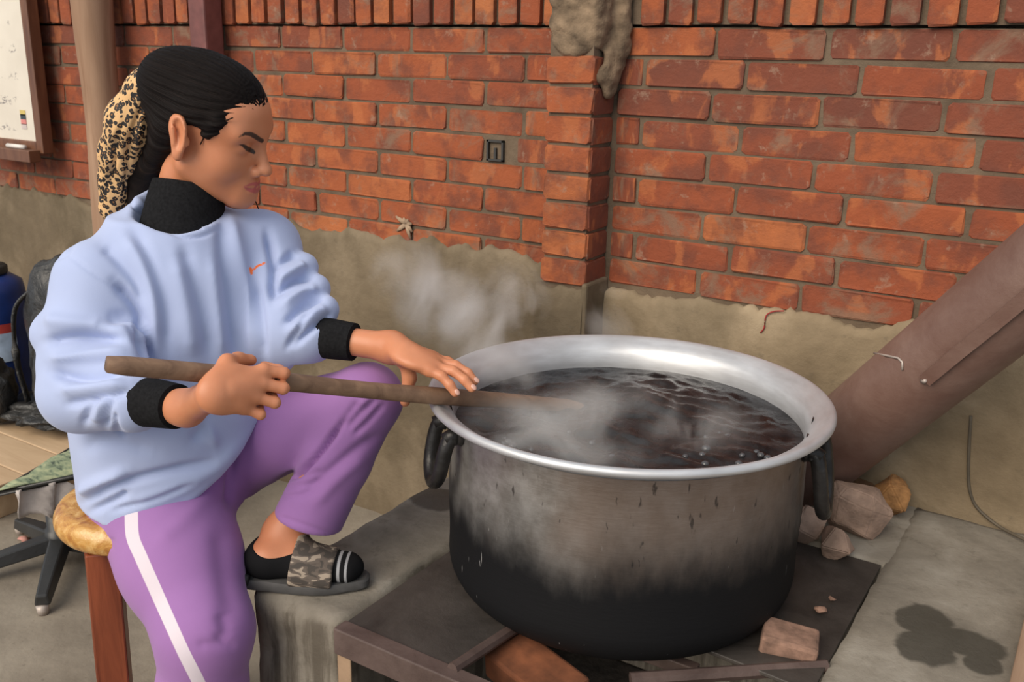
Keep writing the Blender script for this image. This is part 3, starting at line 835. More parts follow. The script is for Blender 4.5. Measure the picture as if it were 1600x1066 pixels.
for a, b in zip(seam[:-1], seam[1:]):
    n1, n2 = nrm(a), nrm(b); t1 = np.cross(pd, n1)
    t2 = np.cross(pd, n2); h = .012
    strip.add([a - t1 * h, a + t1 * h, b + t2 * h, b - t2 * h, a - t1 * h + n1 * .007, a + t1 * h + n1 * .007, b + t2 * h + n2 * .007, b - t2 * h + n2 * .007],
              [(0, 1, 5, 4), (4, 5, 6, 7), (1, 2, 6, 5), (3, 0, 4, 7), (2, 3, 7, 6)])
fb(strip, 'lap_seam', M['flue'], False)
wq = [onpipe(1367, 553), onpipe(1385, 556), onpipe(1405, 560), onpipe(1411, 566), onpipe(1411, 578)]
M['wire'] = simple('pale_wire', (0.42, 0.36, 0.32), 0.5, 0.3)
fb(MB().tube([q + nrm(q) * .002 for q in wq], .0022, 6), 'wire_hook', M['wire'])
cq = onpipe(1447, 592); fb(MB().tube([cq + nrm(cq) * .002 - pd * .006, cq + nrm(cq) * .012 + pd * .004], [.006, .003], 8), 'seam_rivet', M['wire'])
# cable running down the plaster to the slab corner
M['cable'] = simple('dirty_cable', (0.10, 0.080, 0.055), 0.7)
cb = [ony(px, py, -0.046) for px, py in ((1517, 650), (1514, 700), (1513, 740), (1516, 770), (1528, 795))] + [onz(1560, 822, .482), onz(1600, 843, .482), onz(1660, 872, .482)]
o = MB().tube(crom(cb, 6), .0032, 6).build('cable', M['cable'], None, True); tag(o, 'thin dark cable running down the plaster and along the slab edge', 'cable')
# bit of red thread hanging on the plaster
M['thread'] = simple('red_thread', (0.35, 0.03, 0.03), 0.8)
o = MB().tube(crom([ony(px, py, -0.043) for px, py in ((1225, 486), (1208, 487), (1197, 494), (1194, 512), (1188, 520))], 5), .0016, 6).build('thread', M['thread'], None, True)
tag(o, 'short red thread hanging on the plaster below the bricks', 'thread')
# timber along the outer edge of the slab
M['timber'] = mat_wood('tan_timber', (0.24, 0.15, 0.095), (0.38, 0.255, 0.17), 4, 1, 0.8)
o = MB().box((2.128, -1.4, PLAT - .002), (2.20, -0.33, PLAT + .03)).build('timber_strip', M['timber'], None, bevel=.004)
tag(o, 'worn tan timber strip lying on the concrete slab', 'timber')

# ================================================================== things round the fire
# stool under the person
M['red_wood'] = mat_wood('varnished_red_wood', (0.125, 0.028, 0.012), (0.29, 0.075, 0.030), 5, 2, 0.35)
def mat_gold():
    m = NT('amber_plastic_wrap', 0.28); co = m.coord('Object')
    n = m.noise(co, 28, 5, 0.6, 1.0)
    m.col(m.ramp(n, [(0.3, (0.30, 0.105, 0.020)), (0.5, (0.52, 0.27, 0.070)), (0.7, (0.72, 0.48, 0.20))])); m.bump(m.noise(co, 55, 4), 0.5, 0.006); return m.m
SH = 0.568; SQ = (onz(95, 792, SH - .006) + np.array([RT[0], RT[1], 0]) * 0.150)[:2]
stool = empty('stool', (*SQ, 0)); tag(stool, 'round amber cushioned stool with red wooden legs under the person', 'stool')
prof = [(0.001, SH + .020), (0.10, SH + .022)]
for k in range(13):
    t = math.pi / 2 - math.pi * k / 12; prof.append((0.124 + 0.026 * math.cos(t), SH - .006 + 0.028 * math.sin(t)))
prof += [(0.10, SH - .034), (0.001, SH - .034)]
MB().lathe(prof, 56).build('seat', mat_gold(), stool, True)
l0 = onz(161, 852, SH - .03)[:2] - SQ                      # nearest leg, from the photo
la = math.atan2(l0[1], l0[0]); lr = np.linalg.norm(l0)
lr = min(lr, 0.112)
feet = []
for k in range(4):
    t = la + k * math.pi / 2
    top = np.array([math.cos(t) * lr, math.sin(t) * lr, SH - .034]); bot = np.array([math.cos(t) * lr * 1.12, math.sin(t) * lr * 1.12, 0.0]); feet.append((top, bot))
    u_ = np.array([math.cos(t + .62), math.sin(t + .62), 0]); w_ = np.array([-u_[1], u_[0], 0]); h_ = 0.027
    v = [q + u_ * a * h_ + w_ * b * h_ for q in (bot, top) for a, b in ((-1, -1), (1, -1), (1, 1), (-1, 1))]
    MB().add(v, [(3, 2, 1, 0), (4, 5, 6, 7), (0, 1, 5, 4), (1, 2, 6, 5), (2, 3, 7, 6), (3, 0, 4, 7)]).build('leg', M['red_wood'], stool, bevel=.003)
for k in range(4):
    a, b = feet[k], feet[(k + 1) % 4]; z_ = 0.10 + 0.03 * (k % 2)
    p_ = a[1] + (a[0] - a[1]) * z_ / SH; q_ = b[1] + (b[0] - b[1]) * z_ / SH
    MB().tube([p_, q_], 0.016, 4).build('stretcher', M['red_wood'], stool, bevel=.002)

# rough tree-trunk post and steel post standing before the wall
M['trunk'] = mat_wood('debarked_trunk', (0.22, 0.118, 0.066), (0.40, 0.255, 0.165), 3.0, 2, 0.85, 0.10)
pts = []; rad = []
for z in np.linspace(0, 2.3, 40):
    b = ony(150, 100, -0.09)
    off = 0.030 * math.sin(z * 2.1 + .4) + 0.012 * math.sin(z * 5.2)
    pts.append((b[0] + 0.012 - off * .6, -0.09, z)); rad.append(0.064 + 0.005 * math.sin(z * 3.3 + 1) + 0.003 * math.sin(z * 9))
mb = MB().tube([(q[0] - pts[0][0], q[1] + .09, q[2]) for q in pts], rad, 26, upv=(0, 1, 0))
V_ = np.array(mb.v); V_[:, :2] += np.stack([vnoise(V_ * np.array([6, 6, 1.6]), 2), vnoise(V_ * np.array([6, 6, 1.6]), 3)], 1) * 0.005
mb.v = [tuple(q) for q in V_]
o = mb.build('timber_post', M['trunk'], None, True, loc=(pts[0][0], -0.09, 0)); tag(o, 'rough barkless tree trunk post standing before the brick wall', 'post')
M['post_red'] = simple('red_oxide_paint', (0.155, 0.052, 0.045), 0.5, var=0.25, scale=20, bump=0.15)
bq = ony(322, 40, -0.06)
o = MB().box((-.035, -.035, 0), (.035, .035, 2.3)).build('steel_post', M['post_red'], None, bevel=.006, loc=(bq[0], -0.06, 0)); tag(o, 'red-brown square steel post against the brick wall', 'post')

# whiteboard on the wall
M['frame'] = mat_wood('dark_frame_wood', (0.095, 0.036, 0.018), (0.185, 0.080, 0.040), 5, 2, 0.5)
def mat_board():
    m = NT('whiteboard_face', 0.35); co = m.coord('Object')
    c = m.ramp(m.noise(co, 5, 4), [(0.3, (0.62, 0.56, 0.47)), (0.7, (0.72, 0.66, 0.56))]); xyz = m.sep(co)
    # faint handwriting: rows of scribble
    row = m.math('ABSOLUTE', m.math('SUBTRACT', m.math('FRACT', m.math('MULTIPLY', xyz[2], 11.0)), 0.5))
    wv = m.noise(m.mapping(co, (60, 1, 70)), 1.0, 3, 0.6, 1.2)
    gate = m.noise(m.mapping(co, (7, 1, 9), loc=(2, 0, 1)), 1.0, 2)
    ink = m.math('MULTIPLY', m.math('MULTIPLY', m.math('SUBTRACT', 1.0, m.smooth(row, 0.12, 0.2)), m.smooth(wv, 0.53, 0.58)), m.smooth(gate, 0.50, 0.56))
    m.col(m.mix(m.math('MULTIPLY', ink, 0.75), c, (0.10, 0.08, 0.09))); return m.m
yb = -0.075
br_in = ony(66, 222, yb); tr_in = ony(30, 6, yb)
bx1 = (br_in[0] + tr_in[0]) / 2; bz0 = br_in[2]; bx0, bz1 = bx1 - 0.90, bz0 + 0.62; fwid = 0.040
wb = empty('whiteboard', (bx1, yb, bz0)); tag(wb, 'whiteboard with scribbled notes in a dark wooden frame on the wall', 'whiteboard')
def wbx(name, lo, hi, mat, bev=.003): return MB().box(lo, hi).build(name, mat, wb, bevel=bev)
wbx('board', (-0.90, 0.0, 0.0), (0.0, 0.012, 0.62), mat_board(), 0)
wbx('frame_rail', (-0.90, -0.012, -fwid), (0.0, 0.03, 0.0), M['frame']); wbx('frame_rail', (-0.90, -0.012, 0.62), (0.0, 0.03, 0.62 + fwid), M['frame'])
wbx('frame_stile', (0.0, -0.012, -fwid), (fwid, 0.03, 0.62 + fwid), M['frame']); wbx('frame_stile', (-0.90 - fwid, -0.012, -fwid), (-0.90, 0.03, 0.62 + fwid), M['frame'])
tr = wbx('pen_tray', (-0.36, -0.055, -fwid - .030), (0.020, -0.010, -fwid + .012), M['frame'])
o = MB().tube([(bx1 - .14, yb - .035, bz0 - fwid + .020), (bx1 - .035, yb - .032, bz0 - fwid + .020)], .008, 10).build('marker_pen', simple('white_plastic', (0.62, 0.58, 0.54), 0.4), None, True); tag(o, 'white marker pen lying on the whiteboard tray', 'pen')
# small sticker of coloured patches on the board
st_ = ony(37, 186, yb)
for (dz, c_) in ((0.022, (0.55, 0.42, 0.12)), (0.008, (0.035, 0.05, 0.06)), (-0.010, (0.62, 0.22, 0.20)), (-0.026, (0.55, 0.47, 0.44))):
    q = (st_[0] - bx1, -0.0015, st_[2] - bz0 + dz); MB().box((q[0] - .016, -.002, q[2] - .009), (q[0] + .016, -.0005, q[2] + .009)).build('sticker', simple('sticker_print', c_, 0.5, bump=0), wb, bevel=.0)

# low plank platform with barrel and black bag against the wall
M['ply'] = mat_wood('tan_plank', (0.42, 0.285, 0.165), (0.56, 0.40, 0.25), 2.5, 0, 0.8)
TZ = 0.12
lt = empty('low_platform', (-1.1, -0.45, 0)); tag(lt, 'low tan plank platform on the floor holding the bag and barrel', 'platform')
for i in range(4):
    y0_ = -0.315 + i * 0.150
    MB().box((-0.9, y0_, TZ - .025), (0.56, y0_ + .146, TZ)).build('plank', M['ply'], lt, bevel=.003)
for x_ in (-0.8, -0.1, 0.5): MB().box((x_ - .03, -0.29, 0), (x_ + .03, 0.29, TZ - .025)).build('bearer', M['ply'], lt, bevel=.003)

M['blue'] = simple('blue_plastic', (0.012, 0.035, 0.165), 0.38, var=0.25, bump=0.1)
bc = onz(2, 625, TZ)
bar = empty('plastic_barrel', bc); tag(bar, 'blue plastic water barrel with a black lid handle', 'barrel')
prof = [(0.001, 0), (0.115, 0), (0.125, .012)]
for z in np.linspace(.03, .42, 10): prof.append((0.128 + 0.003 * math.sin(z * 40), z))
prof += [(0.120, .45), (0.085, .475), (0.06, .480), (0.001, .480)]
MB().lathe(prof, 48).build('drum', M['blue'], bar, True)
MB().lathe([(0.001, .480), (0.075, .480), (0.078, .486), (0.078, .505), (0.07, .512), (0.001, .512)], 32).build('lid', M['dark'], bar, True)
rdir = np.array([RT[0], RT[1], 0]); rdir /= np.linalg.norm(rdir)
MB().tube(crom([-rdir * .045 + np.array([0, 0, .505]), -rdir * .04 + np.array([0, 0, .56]), np.array([0, 0, .575]), rdir * .04 + np.array([0, 0, .56]), rdir * .045 + np.array([0, 0, .505])], 5), .011, 10).build('handle', M['dark'], bar, True)
lv = []; lf = []
cd = CAM - bc; a0 = math.atan2(cd[1], cd[0])
for i in range(9):
    for z in (.18, .285, .318):
        t = a0 - .75 + 1.35 * i / 8; lv.append((0.1325 * math.cos(t), 0.1325 * math.sin(t), z))
for i in range(8):
    lf += [(i * 3, i * 3 + 3, i * 3 + 4, i * 3 + 1)]
MB().add([lv[i * 3 + k] for i in range(9) for k in (0, 1)], [(i * 2, i * 2 + 2, i * 2 + 3, i * 2 + 1) for i in range(8)]).build('label', simple('label_print', (0.42, 0.52, 0.66), 0.5, var=0.5, scale=9, bump=0), bar, True)
MB().add([lv[i * 3 + k] for i in range(9) for k in (1, 2)], [(i * 2, i * 2 + 2, i * 2 + 3, i * 2 + 1) for i in range(8)]).build('label_band', simple('label_red', (0.45, 0.05, 0.04), 0.5, bump=0), bar, True)

def mat_bag():
    m = NT('black_nylon', 0.42); co = m.coord('Object')
    m.col(m.ramp(m.noise(co, 9, 5), [(0.35, (0.010, 0.010, 0.010)), (0.7, (0.040, 0.039, 0.038))])); m.bump(m.noise(co, 14, 5, 0.6, 0.6), 0.8, 0.02); return m.m
M['bag'] = mat_bag()
gq = onz(124, 668, TZ)
bag = empty('black_bag', gq); tag(bag, 'slumped black nylon bag on the low plank platform', 'bag')
o = lump('bag_body', (0, 0, .315), (.150, .12, .295), M['bag'], bag, 14, 0.10, 4, 3.0)
o = lump('bag_pocket', (.045, -.10, .20), (.085, .05, .15), M['bag'], bag, 17, 0.12, 4, 3.0)
o = lump('bag_skirt', (-.08, -.03, .058), (.20, .13, .040), M['bag'], bag, 18, 0.22, 4, 4.0)
MB().tube(crom([(-.07, -.06, .50), (-.13, -.10, .42), (-.14, -.11, .25), (-.12, -.10, .10)], 6), .014, 8, flat=0.5).build('shoulder_strap', M['bag'], bag, True)
dq = onz(-2, 664, TZ)
o = lump('dark_sack', dq + np.array([0.0, 0, .125]), (.075, .07, .115), M['bag'], None, 21, 0.12, 4, 3.0); tag(o, 'small dark sack standing in front of the blue barrel', 'sack')

# worn swivel chair
M['chair_black'] = simple('black_chair_plastic', (0.022, 0.022, 0.022), 0.4, var=0.3)
hub = onz(95, 850, 0.06)
ch = empty('swivel_chair', (hub[0], hub[1], 0)); tag(ch, 'worn low swivel chair with a torn green seat and black star base', 'chair')
ft = onz(68, 945, 0.02)
a0 = math.atan2(ft[1] - hub[1], ft[0] - hub[0]); rl = 0.26
for k in range(5):
    t = a0 + k * 2 * math.pi / 5; d = np.array([math.cos(t), math.sin(t), 0]); w_ = np.array([-d[1], d[0], 0])
    v = []
    for (r_, zt, zb_, hw_) in ((0.02, .095, .055, .030), (0.14, .075, .040, .026), (rl, .052, .022, .020)):
        v += [d * r_ - w_ * hw_ + np.array([0, 0, zb_]), d * r_ + w_ * hw_ + np.array([0, 0, zb_]), d * r_ + w_ * hw_ * .7 + np.array([0, 0, zt]), d * r_ - w_ * hw_ * .7 + np.array([0, 0, zt])]
    f = [(3, 2, 1, 0), (8, 9, 10, 11)]
    for s_ in (0, 4): f += [(s_ + i, s_ + (i + 1) % 4, s_ + 4 + (i + 1) % 4, s_ + 4 + i) for i in range(4)]
    lg = MB().add(v, f).build('base_arm', M['chair_black'], ch, bevel=.005)
    MB().tube([tuple(d * rl + np.array([0, 0, .024])), tuple(d * rl + np.array([0, 0, 0.0]))], [.016, .013], 10).build('glide', M['wire'], lg, True)
MB().tube([(0, 0, .05), (0, 0, .11), (0, 0, .111), (0, 0, .24)], [.040, .036, .030, .030], 16).build('column', M['chair_black'], ch, True)
# torn seat
K_ = onz(-6, 770, .30); F_ = onz(105, 704, .30); N_ = onz(112, 744, .30)
F_ = K_ + (F_ - K_) * 1.9; N_ = K_ + (N_ - K_) * 1.9; D_ = F_ + N_ - K_
hv = np.array([hub[0], hub[1], 0])
def mat_seat():
    m = NT('torn_green_seat', 0.85); co = m.coord('Object')
    n = m.noise(m.mapping(co, (1, 2, 1)), 22, 4, 0.6, 0.5)
    m.col(m.ramp(n, [(0.36, (0.045, 0.065, 0.048)), (0.47, (0.19, 0.24, 0.15)), (0.62, (0.34, 0.37, 0.22))])); return m.m
n_ = 10; v = []; f = []
for i in range(n_ + 1):
    for j in range(n_ + 1):
        a, b = i / n_, j / n_; q = K_ * (1 - a) * (1 - b) + F_ * a * (1 - b) + N_ * (1 - a) * b + D_ * a * b - hv
        q = q + np.array([0, 0, .012 * math.sin(math.pi * a) * math.sin(math.pi * b) + .004 * math.sin(i * 2.1 + j)]); v.append(q)
for i in range(n_):
    for j in range(n_): f.append((i * (n_ + 1) + j, (i + 1) * (n_ + 1) + j, (i + 1) * (n_ + 1) + j + 1, i * (n_ + 1) + j + 1))
so = mesh_obj('seat_cover', v, f, mat_seat(), ch, True); md = so.modifiers.new('t', 'SOLIDIFY'); md.thickness = .004
rim_ = [K_, F_, D_, N_]
MB().tube([q - hv + np.array([0, 0, -.004]) for q in rim_], .008, 8, closed=True).build('seat_piping', M['chair_black'], ch, True)
v = [q - hv + np.array([0, 0, z_]) for z_ in (-.045, -.006) for q in (K_ * .8 + D_ * .2, F_ * .8 + N_ * .2, D_ * .8 + K_ * .2, N_ * .8 + F_ * .2)]
MB().add(v, [(3, 2, 1, 0), (4, 5, 6, 7), (0, 1, 5, 4), (1, 2, 6, 5), (2, 3, 7, 6), (3, 0, 4, 7)]).build('seat_pan', M['chair_black'], ch, bevel=.01)
# pale lining hanging out below the near edge
M['lining'] = simple('grubby_white_lining', (0.50, 0.45, 0.42), 0.9, var=0.25, scale=18)
v = []; f = []; na = 14; nb = 7
for i in range(na):
    u_ = i / (na - 1); e = K_ + (N_ - K_) * (0.08 + 0.42 * u_)
    dep_ = 0.055 + 0.040 * math.sin(u_ * 3.0 + .2) + .012 * math.sin(u_ * 17)
    for j in range(nb):
        t = j / (nb - 1); q = e - hv + np.array([0, 0, -.006 - dep_ * t]) + np.array([0.010 * math.sin(u_ * 12 + t * 3), 0.012 * math.cos(u_ * 10 + t * 2) + .02 * t, 0]); v.append(q)
for i in range(na - 1):
    for j in range(nb - 1): f.append((i * nb + j, i * nb + j + 1, (i + 1) * nb + j + 1, (i + 1) * nb + j))
so = mesh_obj('torn_lining', v, f, M['lining'], ch, True); md = so.modifiers.new('t', 'SOLIDIFY'); md.thickness = .003
for (px, py, r, lb) in ((118, 808, .012, 'crumb of pink rubbish on the floor under the swivel chair'),):
    q = onz(38, 842, .006); o = lump('litter_scrap', q, (r * 1.6, r, r * .5), simple('litter_pink', (0.50, 0.24, 0.20), 0.8), None, 4, .3, 2); tag(o, lb, 'litter')

# ================================================================== the person
# ---------------------------------------------------------------- joints
def R3(y, pi, ro):
    cy, sy, cp, sp, cr, sr = math.cos(y), math.sin(y), math.cos(pi), math.sin(pi), math.cos(ro), math.sin(ro)
    return np.array([[cy, -sy, 0], [sy, cy, 0], [0, 0, 1]]) @ np.array([[cp, 0, sp], [0, 1, 0], [-sp, 0, cp]]) @ np.array([[1, 0, 0], [0, cr, -sr], [0, sr, cr]])
HO = np.array([0.840, -0.989, 1.261]); HR = R3(0.363, 0.32, 0.135)
def hw(p_): return HO + HR @ np.array(p_, float)
def hl(P): return (np.asarray(P) - HO) @ HR
NB = at(272, 338, 1.67)
RS, LS = at(150, 442, 1.57), at(412, 388, 1.74)
LAT = LS - RS; LAT[2] = 0; LAT /= np.linalg.norm(LAT); FWD = np.cross(LAT, (0, 0, 1.0))
CH, WA, HI = at(280, 440, 1.67), at(270, 590, 1.71), at(272, 738, 1.79)
RE, RW = at(128, 612, 1.55), at(292, 638, 1.42)
LE, LW = at(450, 520, 1.68), at(612, 543, 1.635)
RHIP, LHIP = at(250, 778, 1.76), at(350, 705, 1.86)
RK = at(320, 985, 1.62); RA = np.array([RK[0] - 0.02, RK[1] - 0.03, 0.09])
LK = at(574, 622, 1.69); LA = at(443, 832, 1.745)
SOLE = 0.478
HEEL, TOE = onz(378, 903, SOLE), onz(566, 908, SOLE)


person = empty('person', (HI[0], HI[1], 0.0))
PO = np.array([HI[0], HI[1], 0.0])
tag(person, 'person in a pale blue sweatshirt and lilac trousers stirring the pot', 'person')

# ---------------------------------------------------------------- body (head, neck, trunk, arms, hands, legs: one skin)
BF = Field((0.55, -1.42, 0.0), (1.36, -0.72, 1.42), 0.0028)
def h_ell(c, r, k=0.02, mode='u', rot=None): BF.ell(hw(c), r, HR if rot is None else HR @ rot, k, mode)
def h_cone(a, b, ra, rb, k=0.015, mode='u'): BF.cone(hw(a), hw(b), ra, rb, k, mode)
# trunk and limbs
BF.slab(HI + np.array([0, 0, 0.03]), CH, (0.10, 0.075), (0.12, 0.085), LAT)
BF.cone(RS, LS, 0.05, 0.05, 0.03)
BF.chain([RS, RE, RE + (RW - RE) * 0.35, RW], [0.045, 0.036, 0.033, 0.0245], 0.02)
BF.chain([LS, LE, LE + (LW - LE) * 0.35, LW], [0.034, 0.022, 0.023, 0.0250], 0.02)
BF.chain([RHIP + np.array([0, 0, .02]), RK, RK + (RA - RK) * 0.3, RA], [0.07, 0.045, 0.045, 0.034], 0.03)
BF.chain([LHIP, LK, LK + (LA - LK) * 0.3, LA], [0.06, 0.030, 0.030, 0.032], 0.02)
FD = (TOE - HEEL) / np.linalg.norm(TOE - HEEL)
ZF = 0.486                                                    # top of the slipper sole
FEET = []
def foot(A, heel, fd, z0):
    lat = np.array([-fd[1], fd[0], 0.0]); z = np.array([0, 0, 1.0]); b = np.array([heel[0], heel[1], z0])
    FEET.append((b, fd, lat, A))
    def fp(s_, l_, h_): return b + fd * s_ + lat * l_ + z * h_
    BF.cone(A, fp(0.040, 0, 0.034), 0.032, 0.031, 0.02)
    BF.cone(A + fd * 0.004, fp(0.105, 0, 0.028), 0.027, 0.023, 0.03)
    BF.cone(fp(0.030, 0, 0.028), fp(0.125, 0, 0.022), 0.028, 0.022, 0.02)
    for l_ in (-0.014, 0.0, 0.014): BF.cone(fp(0.11, l_ * .8, 0.022), fp(0.192 - abs(l_) * 0.8, l_ * 1.2, 0.0165), 0.021, 0.016, 0.015)
FH = onz(386, 903, SOLE)
foot(LA, FH, FD, ZF)
RFD = np.array([0.95, -0.30, 0]); RFD /= np.linalg.norm(RFD); foot(RA, np.array([RA[0], RA[1], 0]) - RFD * 0.045, RFD, 0.018)
# neck and head
BF.cone(NB - np.array([0, 0, 0.03]), hw((-0.022, 0, -0.055)), 0.050, 0.046, 0.03)
h_ell((-0.014, 0, 0.032), (0.090, 0.073, 0.080), 0.02)
h_ell((0.030, 0, -0.025), (0.058, 0.060, 0.082), 0.03)
h_ell((0.045, 0, 0.034), (0.045, 0.060, 0.046), 0.03)
for sy in (-1, 1):
    h_cone((-0.004, sy * 0.053, -0.056), (0.066, sy * 0.016, -0.098), 0.018, 0.017, 0.03)   # jaw
    h_ell((0.050, sy * 0.036, -0.034), (0.026, 0.024, 0.026), 0.03)                          # cheek
    h_cone((0.082, sy * 0.012, 0.016), (0.070, sy * 0.046, 0.020), 0.009, 0.009, 0.02)       # brow ridge
h_ell((0.077, 0, -0.101), (0.019, 0.021, 0.016), 0.02)                                       # chin
for sy in (-1, 1):
    h_ell((0.094, sy * 0.031, -0.003), (0.017, 0.019, 0.011), 0.014, 's')                    # eye hollow
    h_ell((0.0715, sy * 0.032, -0.002), (0.0145, 0.0165, 0.0135), 0.006)                     # lids over the eye
# nose
h_cone((0.084, 0, 0.010), (0.1045, 0, -0.036), 0.0070, 0.0095, 0.014)
h_ell((0.1080, 0, -0.0400), (0.0105, 0.0105, 0.0092), 0.008)
for sy in (-1, 1):
    h_ell((0.0955, sy * 0.0125, -0.0440), (0.0110, 0.0078, 0.0082), 0.004)
    h_ell((0.1005, sy * 0.0055, -0.0510), (0.0050, 0.0030, 0.0030), 0.003, 's')
# mouth
h_ell((0.078, 0, -0.074), (0.018, 0.028, 0.022), 0.02)
for sy in (-1, 1):
    h_cone((0.0945, sy * 0.005, -0.0675), (0.0805, sy * 0.0235, -0.0750), 0.0048, 0.0028, 0.005)
h_cone((0.0905, -0.010, -0.0805), (0.0905, 0.010, -0.0805), 0.0062, 0.0062, 0.006)
for sy in (-1, 1): h_cone((0.0905, sy * 0.008, -0.0800), (0.0810, sy * 0.0225, -0.0760), 0.0056, 0.0025, 0.005)
h_cone((0.103, 0, -0.0738), (0.090, -0.024, -0.0758), 0.0012, 0.0010, 0.0025, 's')
h_cone((0.103, 0, -0.0738), (0.090, 0.024, -0.0758), 0.0012, 0.0010, 0.0025, 's')
# ears
for sy in (-1, 1):
    rot = R3(sy * 0.55, -0.16, 0)
    h_ell((-0.013, sy * 0.080, -0.008), (0.0205, 0.0085, 0.0345), 0.006, 'u', rot)
    h_ell((-0.017, sy * 0.081, 0.008), (0.0215, 0.0080, 0.0190), 0.010, 'u', rot)
    h_ell((-0.010, sy * 0.0900, -0.000), (0.0150, 0.0070, 0.0250), 0.004, 's', rot)
    h_cone((-0.020, sy * 0.0865, 0.006), (-0.014, sy * 0.0860, -0.020), 0.0035, 0.0040, 0.004)
    h_ell((0.003, sy * 0.0815, -0.010), (0.0055, 0.0050, 0.0085), 0.003, 'u', rot)
    h_ell((-0.010, sy * 0.0800, -0.037), (0.0105, 0.0070, 0.0105), 0.006, 'u', rot)

# hands: palm slab, four fingers of unequal length, thumb
def unit(a): return a / np.linalg.norm(a)
def finger(pts, r0, r1, k=0.004):
    n = len(pts) - 1
    for i in range(n):
        BF.cone(pts[i], pts[i + 1], r0 + (r1 - r0) * i / n, r0 + (r1 - r0) * (i + 1) / n, k)
# right hand closes round the pole, back of the hand to the viewer, thumb on top
pR = stk(383); along = -sd; view = unit(CAM - pR); upR = unit(np.cross(view, along)); upR = upR if upR[2] > 0 else -upR
nearR = unit(np.cross(along, upR)); nearR = nearR if nearR @ view > 0 else -nearR
def RHp(a, u_, n_): return pR + along * a + upR * u_ + nearR * n_
palm0 = RHp(-0.052, -0.026, 0.020); palm1 = RHp(-0.008, -0.010, 0.030)
BF.cone(RW, palm0, 0.0245, 0.0225, 0.02)
Rr = np.stack([unit(palm1 - palm0), unit(np.cross(nearR, unit(palm1 - palm0))), nearR], 1)
BF.ell((palm0 + palm1) / 2, (0.046, 0.036, 0.0165), Rr, 0.015)
kn = [RHp(0.016, 0.014, 0.026), RHp(0.014, -0.006, 0.030), RHp(0.006, -0.026, 0.028), RHp(-0.006, -0.043, 0.022)]
for i, q in enumerate(kn):
    BF.cone((palm0 + palm1) / 2, q, 0.014, 0.0105, 0.010)
    fl_ = [1.0, 1.06, 1.0, 0.82][i]; r = [0.0092, 0.0094, 0.0088, 0.0078][i]
    e1 = q + along * 0.030 * fl_ + nearR * 0.004 - upR * (0.002 + 0.002 * i)
    tgt = stk(395) + along * (0.030 + 0.006 * (1 - i))
    e2 = e1 + along * 0.004 - nearR * 0.027 * fl_ + upR * (0.004 + 0.004 * i)
    e3 = e2 - nearR * 0.014 * fl_ - along * 0.018 * fl_ + upR * 0.004
    finger([q, e1, e2, e3], r, r * 0.85)
finger([palm0 + upR * 0.020, RHp(-0.034, 0.020, 0.012), RHp(-0.012, 0.026, -0.004), RHp(0.010, 0.027, -0.010)], 0.0125, 0.0085, 0.008)
# left hand lies over the pole, fingers spread, thumb hanging behind it
pL = stk(672); upL = np.array([0, 0, 1.0])
def Lp(px, py, dd): return at(px, py, (pL - CAM) @ FW + dd)
k0 = Lp(632, 552, 0.010); k1 = Lp(664, 566, -0.004)
BF.cone(LW, k0, 0.025, 0.022, 0.02)
ax_ = unit(k1 - k0); nn = unit(np.cross(ax_, np.cross(upL, ax_)))
Lr = np.stack([ax_, unit(np.cross(nn, ax_)), nn], 1)
BF.ell((k0 + k1) / 2, (0.045, 0.037, 0.0165), Lr, 0.015)
LF = [[(672, 580, -.020), (690, 588, -.026), (703, 602, -.030), (711, 614, -.030)],
      [(682, 574, -.008), (708, 580, -.016), (726, 594, -.022), (737, 607, -.023)],
      [(684, 566, .010), (712, 571, .004), (731, 583, -.002), (742, 596, -.004)],
      [(678, 559, .026), (700, 564, .024), (718, 574, .018), (730, 586, .014)]]
for i, pts in enumerate(LF):
    P4 = [Lp(*q) for q in pts]
    r = [0.0088, 0.0090, 0.0085, 0.0075][i]
    BF.cone((k0 + k1) / 2, P4[0], 0.014, 0.0105, 0.010); finger(P4, r, r * 0.82)
NAILS = [([Lp(*q) for q in pts][-2:], r_) for pts, r_ in zip(LF, (0.0072, 0.0074, 0.0070, 0.0062))]
finger([Lp(632, 560, .008), Lp(640, 590, .022), Lp(636, 612, .024), Lp(633, 628, .020)], 0.0125, 0.0085, 0.008)

V, Fq = BF.mesh(); del BF
V = relax(V, Fq, 3)
loc = hl(V); LM = np.stack([loc[:, 0], np.abs(loc[:, 1]), loc[:, 2]], 1)
hv_ = np.where((np.linalg.norm(loc, axis=1) < 0.16) & ((normals(V, Fq) * (CAM - V)).sum(1) > 0) & (loc[:, 1] < 0.012))[0]
hq_ = to_px(V[hv_])[0]
def face_line(pts):
    out = []
    for q in crom([np.array(q, float) for q in pts], 4):
        d = np.linalg.norm(hq_ - q, axis=1); i = np.argsort(d)[:5]; p_ = loc[hv_[i]].mean(0); p_[1] = abs(p_[1]); out.append(p_)
    return out
def mask(pts, ws):
    d, fr = poly_dist(LM, face_line(pts)); return d - np.interp(fr, np.linspace(0, 1, len(ws)), ws)
brow = mask([(373, 214), (384, 209), (396, 212), (410, 221)], [0.0010, 0.0030, 0.0044, 0.0042])
lash_nostril = mask([(374, 226), (382, 229), (390, 234), (397, 238)], [0.0010, 0.0030, 0.0046, 0.0030])
nos_ = np.linalg.norm(LM - np.array([0.1000, 0.0065, -0.0500]), axis=1) - 0.0032
lash_nostril = np.minimum(lash_nostril, nos_)  # nostril shade painted in dark, sharing the eyelash mask
lipd = np.minimum(mask([(380, 292), (390, 289), (399, 287), (404, 289)], [0.0008, 0.0022, 0.0032, 0.0032]),
                  mask([(381, 293), (390, 297), (399, 299), (402, 298)], [0.0008, 0.0034, 0.0044, 0.0044]))
